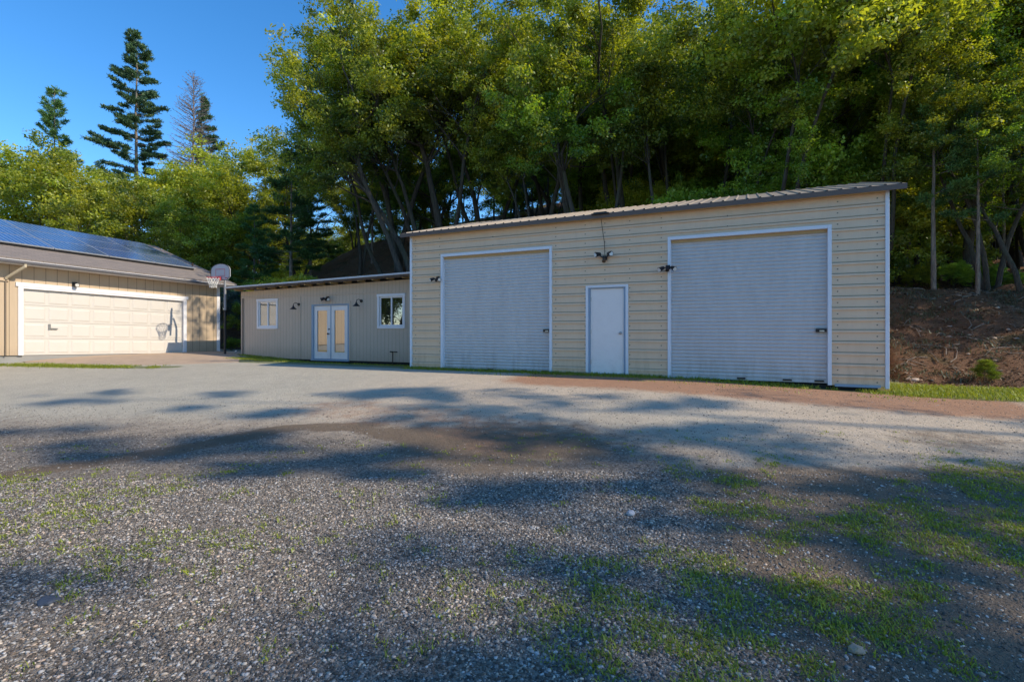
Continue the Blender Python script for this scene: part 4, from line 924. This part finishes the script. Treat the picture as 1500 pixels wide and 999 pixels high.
tree('pb',545,33,215,'thin dark pine among oaks above the right half of the office roof','pine tree')
tree('rb',520,38,250,'dark low oak closing the view above the office hillside')
tree('rc',575,36,235,'low olive oak behind the trunks of the huge oak')
tree('ob',528,31,100,'smaller shaded oak tucked under the left edge of the high woods',wx=.75)
tree('oa',668,27,25,'oak with sunlit olive crown above the left roller door')
tree('od',712,30,-20,'tall yellow oak just left of the blue gap in the treetops')
tree('oc',772,26,95,'dark lower oak below the blue gap in the treetops')
tree('oe',872,21,105,'bright green slender tree with pale grey trunk above the roof cable','tree',rz=.3)
tree('hero2',850,27,-30,'tall spreading oak directly above the entry door',rz=4.0)
tree('ob',925,25,-30,'leaning dark-trunked oak right of the pale trunk')
tree('oa',985,25,-10,'olive oak above the left edge of the right roller door')
tree('hero',1065,27,-50,'big multi-stemmed oak above the middle of the right roller door',rz=3.5)
tree('of',1135,22,10,'bright green oak above the right half of the right roller door')
tree('od',1215,22,50,'sunlit feathery yellow-green oak above the right end of the metal roof',rz=.5)
tree('of',1190,18.5,150,'lower green oak reaching toward the right end of the roof')
tree('oc',1300,25,30,'airy oak beside the blue gap at the upper right')
tree('ob',1345,23,55,'tall oak in the dark woods right of the building')
tree('od',1450,15.8,30,'broad yellow-green oak at the upper right edge')
tree('of',1500,14.6,95,'green oak cut by the right edge of the photo')
tree('oe',1395,20,110,'slender bright green tree right of the building corner')
tree('pb',1368,15.6,100,'young pine at the top of the bank nearest the building corner','pine tree',wx=.9)
tree('pb',1432,15.0,150,'second young pine on the bank from the building corner','pine tree',wx=.9)
tree('pb',1470,17.5,170,'thin young pine near the right edge of the photo','pine tree',wx=.9)
tree('pb',1330,18,130,'dark pine standing just right of the white building corner','pine tree')
tree('slim',1322,20.5,190,'thin pale-stemmed tree in the shade behind the building corner')
tree('slim',1488,19.5,160,'thin trunk beside the right edge behind the bank')
tree('bush',1395,16.8,378,'yellow-green leafy bush on top of the bank between the pines','shrub')
tree('bushy',1345,17.4,385,'low bush on top of the bank beside the building corner','shrub')
tree('bush',1450,16.4,385,'leafy bush on top of the bank right of the second pine','shrub')
tree('bush',1492,15.9,395,'leafy bush on the bank at the right edge of the photo','shrub')
x_,y_=uv2xy(6.55,14.1)
x_,y_=at(1442,11.0); plant('sap',x_,y_,.40,'bright green pine sapling at the foot of the right bank','sapling',wx=1.5)
tree('bush',340,23.0,492,'green bush in the gap behind the basketball pole','shrub')
tree('grey',350,27.5,418,'grey twiggy shrub on the slope just above the office roof corner','shrub')
tree('bush',382,27.5,400,'bright green bush poking up left behind the office roof','shrub')
tree('bushy',402,26.0,404,'yellow-green sprout just above the office roof left of centre','shrub')
tree('bushy',455,24.4,402,'yellow-green weed clump above the middle of the office roof','shrub')
# crowded wood
def fill(keys,n,u0,u1,v0,v1,h0,h1,label,group,seed,cat='tree'):
    rd=random.Random(seed); pts=[]; tries=0
    while len(pts)<n and tries<6000:
        tries+=1; u=rd.uniform(u0,u1); v=rd.uniform(v0,v1); x,y=uv2xy(u,v)
        if y<3 or abs(x)>y*1.12+2: continue
        if any((x-a)**2+(y-b)**2<3.0 for a,b in pts): continue
        pts.append((x,y)); plant(rd.choice(keys),x,y,rd.uniform(h0,h1),label,cat,group,wx=rd.uniform(.85,1.1))
fill(['slim','slim2'],26,-9,14,20.5,27,12,16,'thin dark trunk with a high crown in the crowded wood behind the metal building','slender oaks crowded behind the metal building',5)
fill(['oc','ob','oa','slim2'],12,-10,20,27,38,11,15.5,'dark-limbed oak in the second row of the wood behind the metal building','oaks in the middle of the wood',15)
fill(['oa','od','of','ob'],12,-10,26,38,54,12,16,'full-crowned oak far back in the wood behind the metal building','oaks deep in the wood',6)
fill(['bush','bushy','of','bush'],40,-8,24,21.5,38,3.5,7,'understory bush among the trunks behind the metal building','understory bushes in the wood',9,'shrub')
fill(['ra','rb','rc'],12,-14,10,44,58,9,12,'rounded oak closing the gap behind the slender trunks','oaks closing the wood behind the metal building',19)
fill(['ra','rb','rc'],12,-26,-6,40,56,8,13,'rounded oak closing the gap behind the office hillside','oaks behind the office hillside',17)
fill(['ra','rb','rc','ob'],20,-60,-16,40,60,8,11,'rounded oak in the woodland behind the tan garage','oaks behind the tan garage',7)
fill(['slim','pb','slim2'],9,-26,-10,33,38,8,11,'thin-trunked tree on the shaded slope behind the office','thin trees on the slope behind the office',8)
fill(['pb','oe','slim','of'],10,7,16,23,34,9,14,'tree in the dark wood beyond the right bank','trees beyond the right bank',10)
# trees standing to the right of and behind the viewer: they throw the dappled shade over the yard
def shade(key,x,y,h,rz=0,wx=1.):
    k='pine' if key=='tall' else 'oak'; plant(key,x,y,h,'tall %s outside the frame at right that shades the foreground'%k,'tree','shade %ss to the right of the yard'%k,rz=rz,wx=wx)
for a in [('hero',22,-4.6,23,0,.6),('ragged',16,-1.8,14.5,1,.75),('tall',30,.0,32,0,.6),('ragged',20,-3.4,18,2,.9),('hero2',31,-6.6,31,2,.7),('tall',27,-2.1,28,2,.75),('tall',22.5,-1.2,22,5,.7),('ragged',25,-.4,25,1,.4)]: shade(*a)
for (x,y,h) in ((-25,4,12),(-32,2.5,13),(-22,-1,12),(-9,-14,12)): plant('rb',x,y,h,'oak outside the frame behind the viewer','tree','oaks behind the viewer')
for (x,y,h) in ((18,12.8,8),(20.5,14.2,8),(24,16.5,9)): plant('of',x,y,h,'green oak outside the right edge that shades the bank','tree','oaks beyond the right edge')
for k,o in PROTO.items():
    if k not in used:
        for c in list(o.children): bpy.data.objects.remove(c)
        bpy.data.objects.remove(o)
# ---------------------------------------------------------------- light, sky, camera
sc=bpy.context.scene
to=Vector((2.05,-.54,1.66)).normalized(); el=math.asin(to.z)
W=bpy.data.worlds.new('World'); sc.world=W; W.use_nodes=True; nt=W.node_tree; bg=nt.nodes['Background']
sky=nt.nodes.new('ShaderNodeTexSky'); sky.sky_type='NISHITA'; sky.sun_disc=False; sky.sun_elevation=el; sky.sun_rotation=math.atan2(to.x,to.y); sky.air_density=1.0; sky.dust_density=.2; sky.ozone_density=3.5; sky.altitude=600
hs=nt.nodes.new('ShaderNodeHueSaturation'); hs.inputs['Saturation'].default_value=1.28; hs.inputs['Value'].default_value=1.72
nt.links.new(sky.outputs[0],hs.inputs['Color']); nt.links.new(hs.outputs[0],bg.inputs[0]); bg.inputs[1].default_value=.148
sd=bpy.data.lights.new('sun','SUN'); sd.energy=5.0; sd.angle=R(.45); sd.color=(1,.88,.70); so=bpy.data.objects.new('sun',sd); C.objects.link(so); so.rotation_euler=to.to_track_quat('Z','Y').to_euler(); so.location=(20,-6,20)
cd=bpy.data.cameras.new('camera'); cd.sensor_width=36; cd.lens=740/1500*36; cd.shift_y=-13.5/1500; cd.clip_end=3000; cd.clip_start=.05
co=bpy.data.objects.new('camera',cd); C.objects.link(co); co.location=(0,0,1); co.rotation_euler=(R(90),0,0); sc.camera=co
sc.view_settings.view_transform='Standard'; sc.view_settings.look='None'; sc.view_settings.exposure=0; sc.view_settings.gamma=1
sc.cycles.max_bounces=6; sc.cycles.diffuse_bounces=3; sc.cycles.glossy_bounces=3; sc.cycles.transmission_bounces=3; sc.cycles.transparent_max_bounces=8
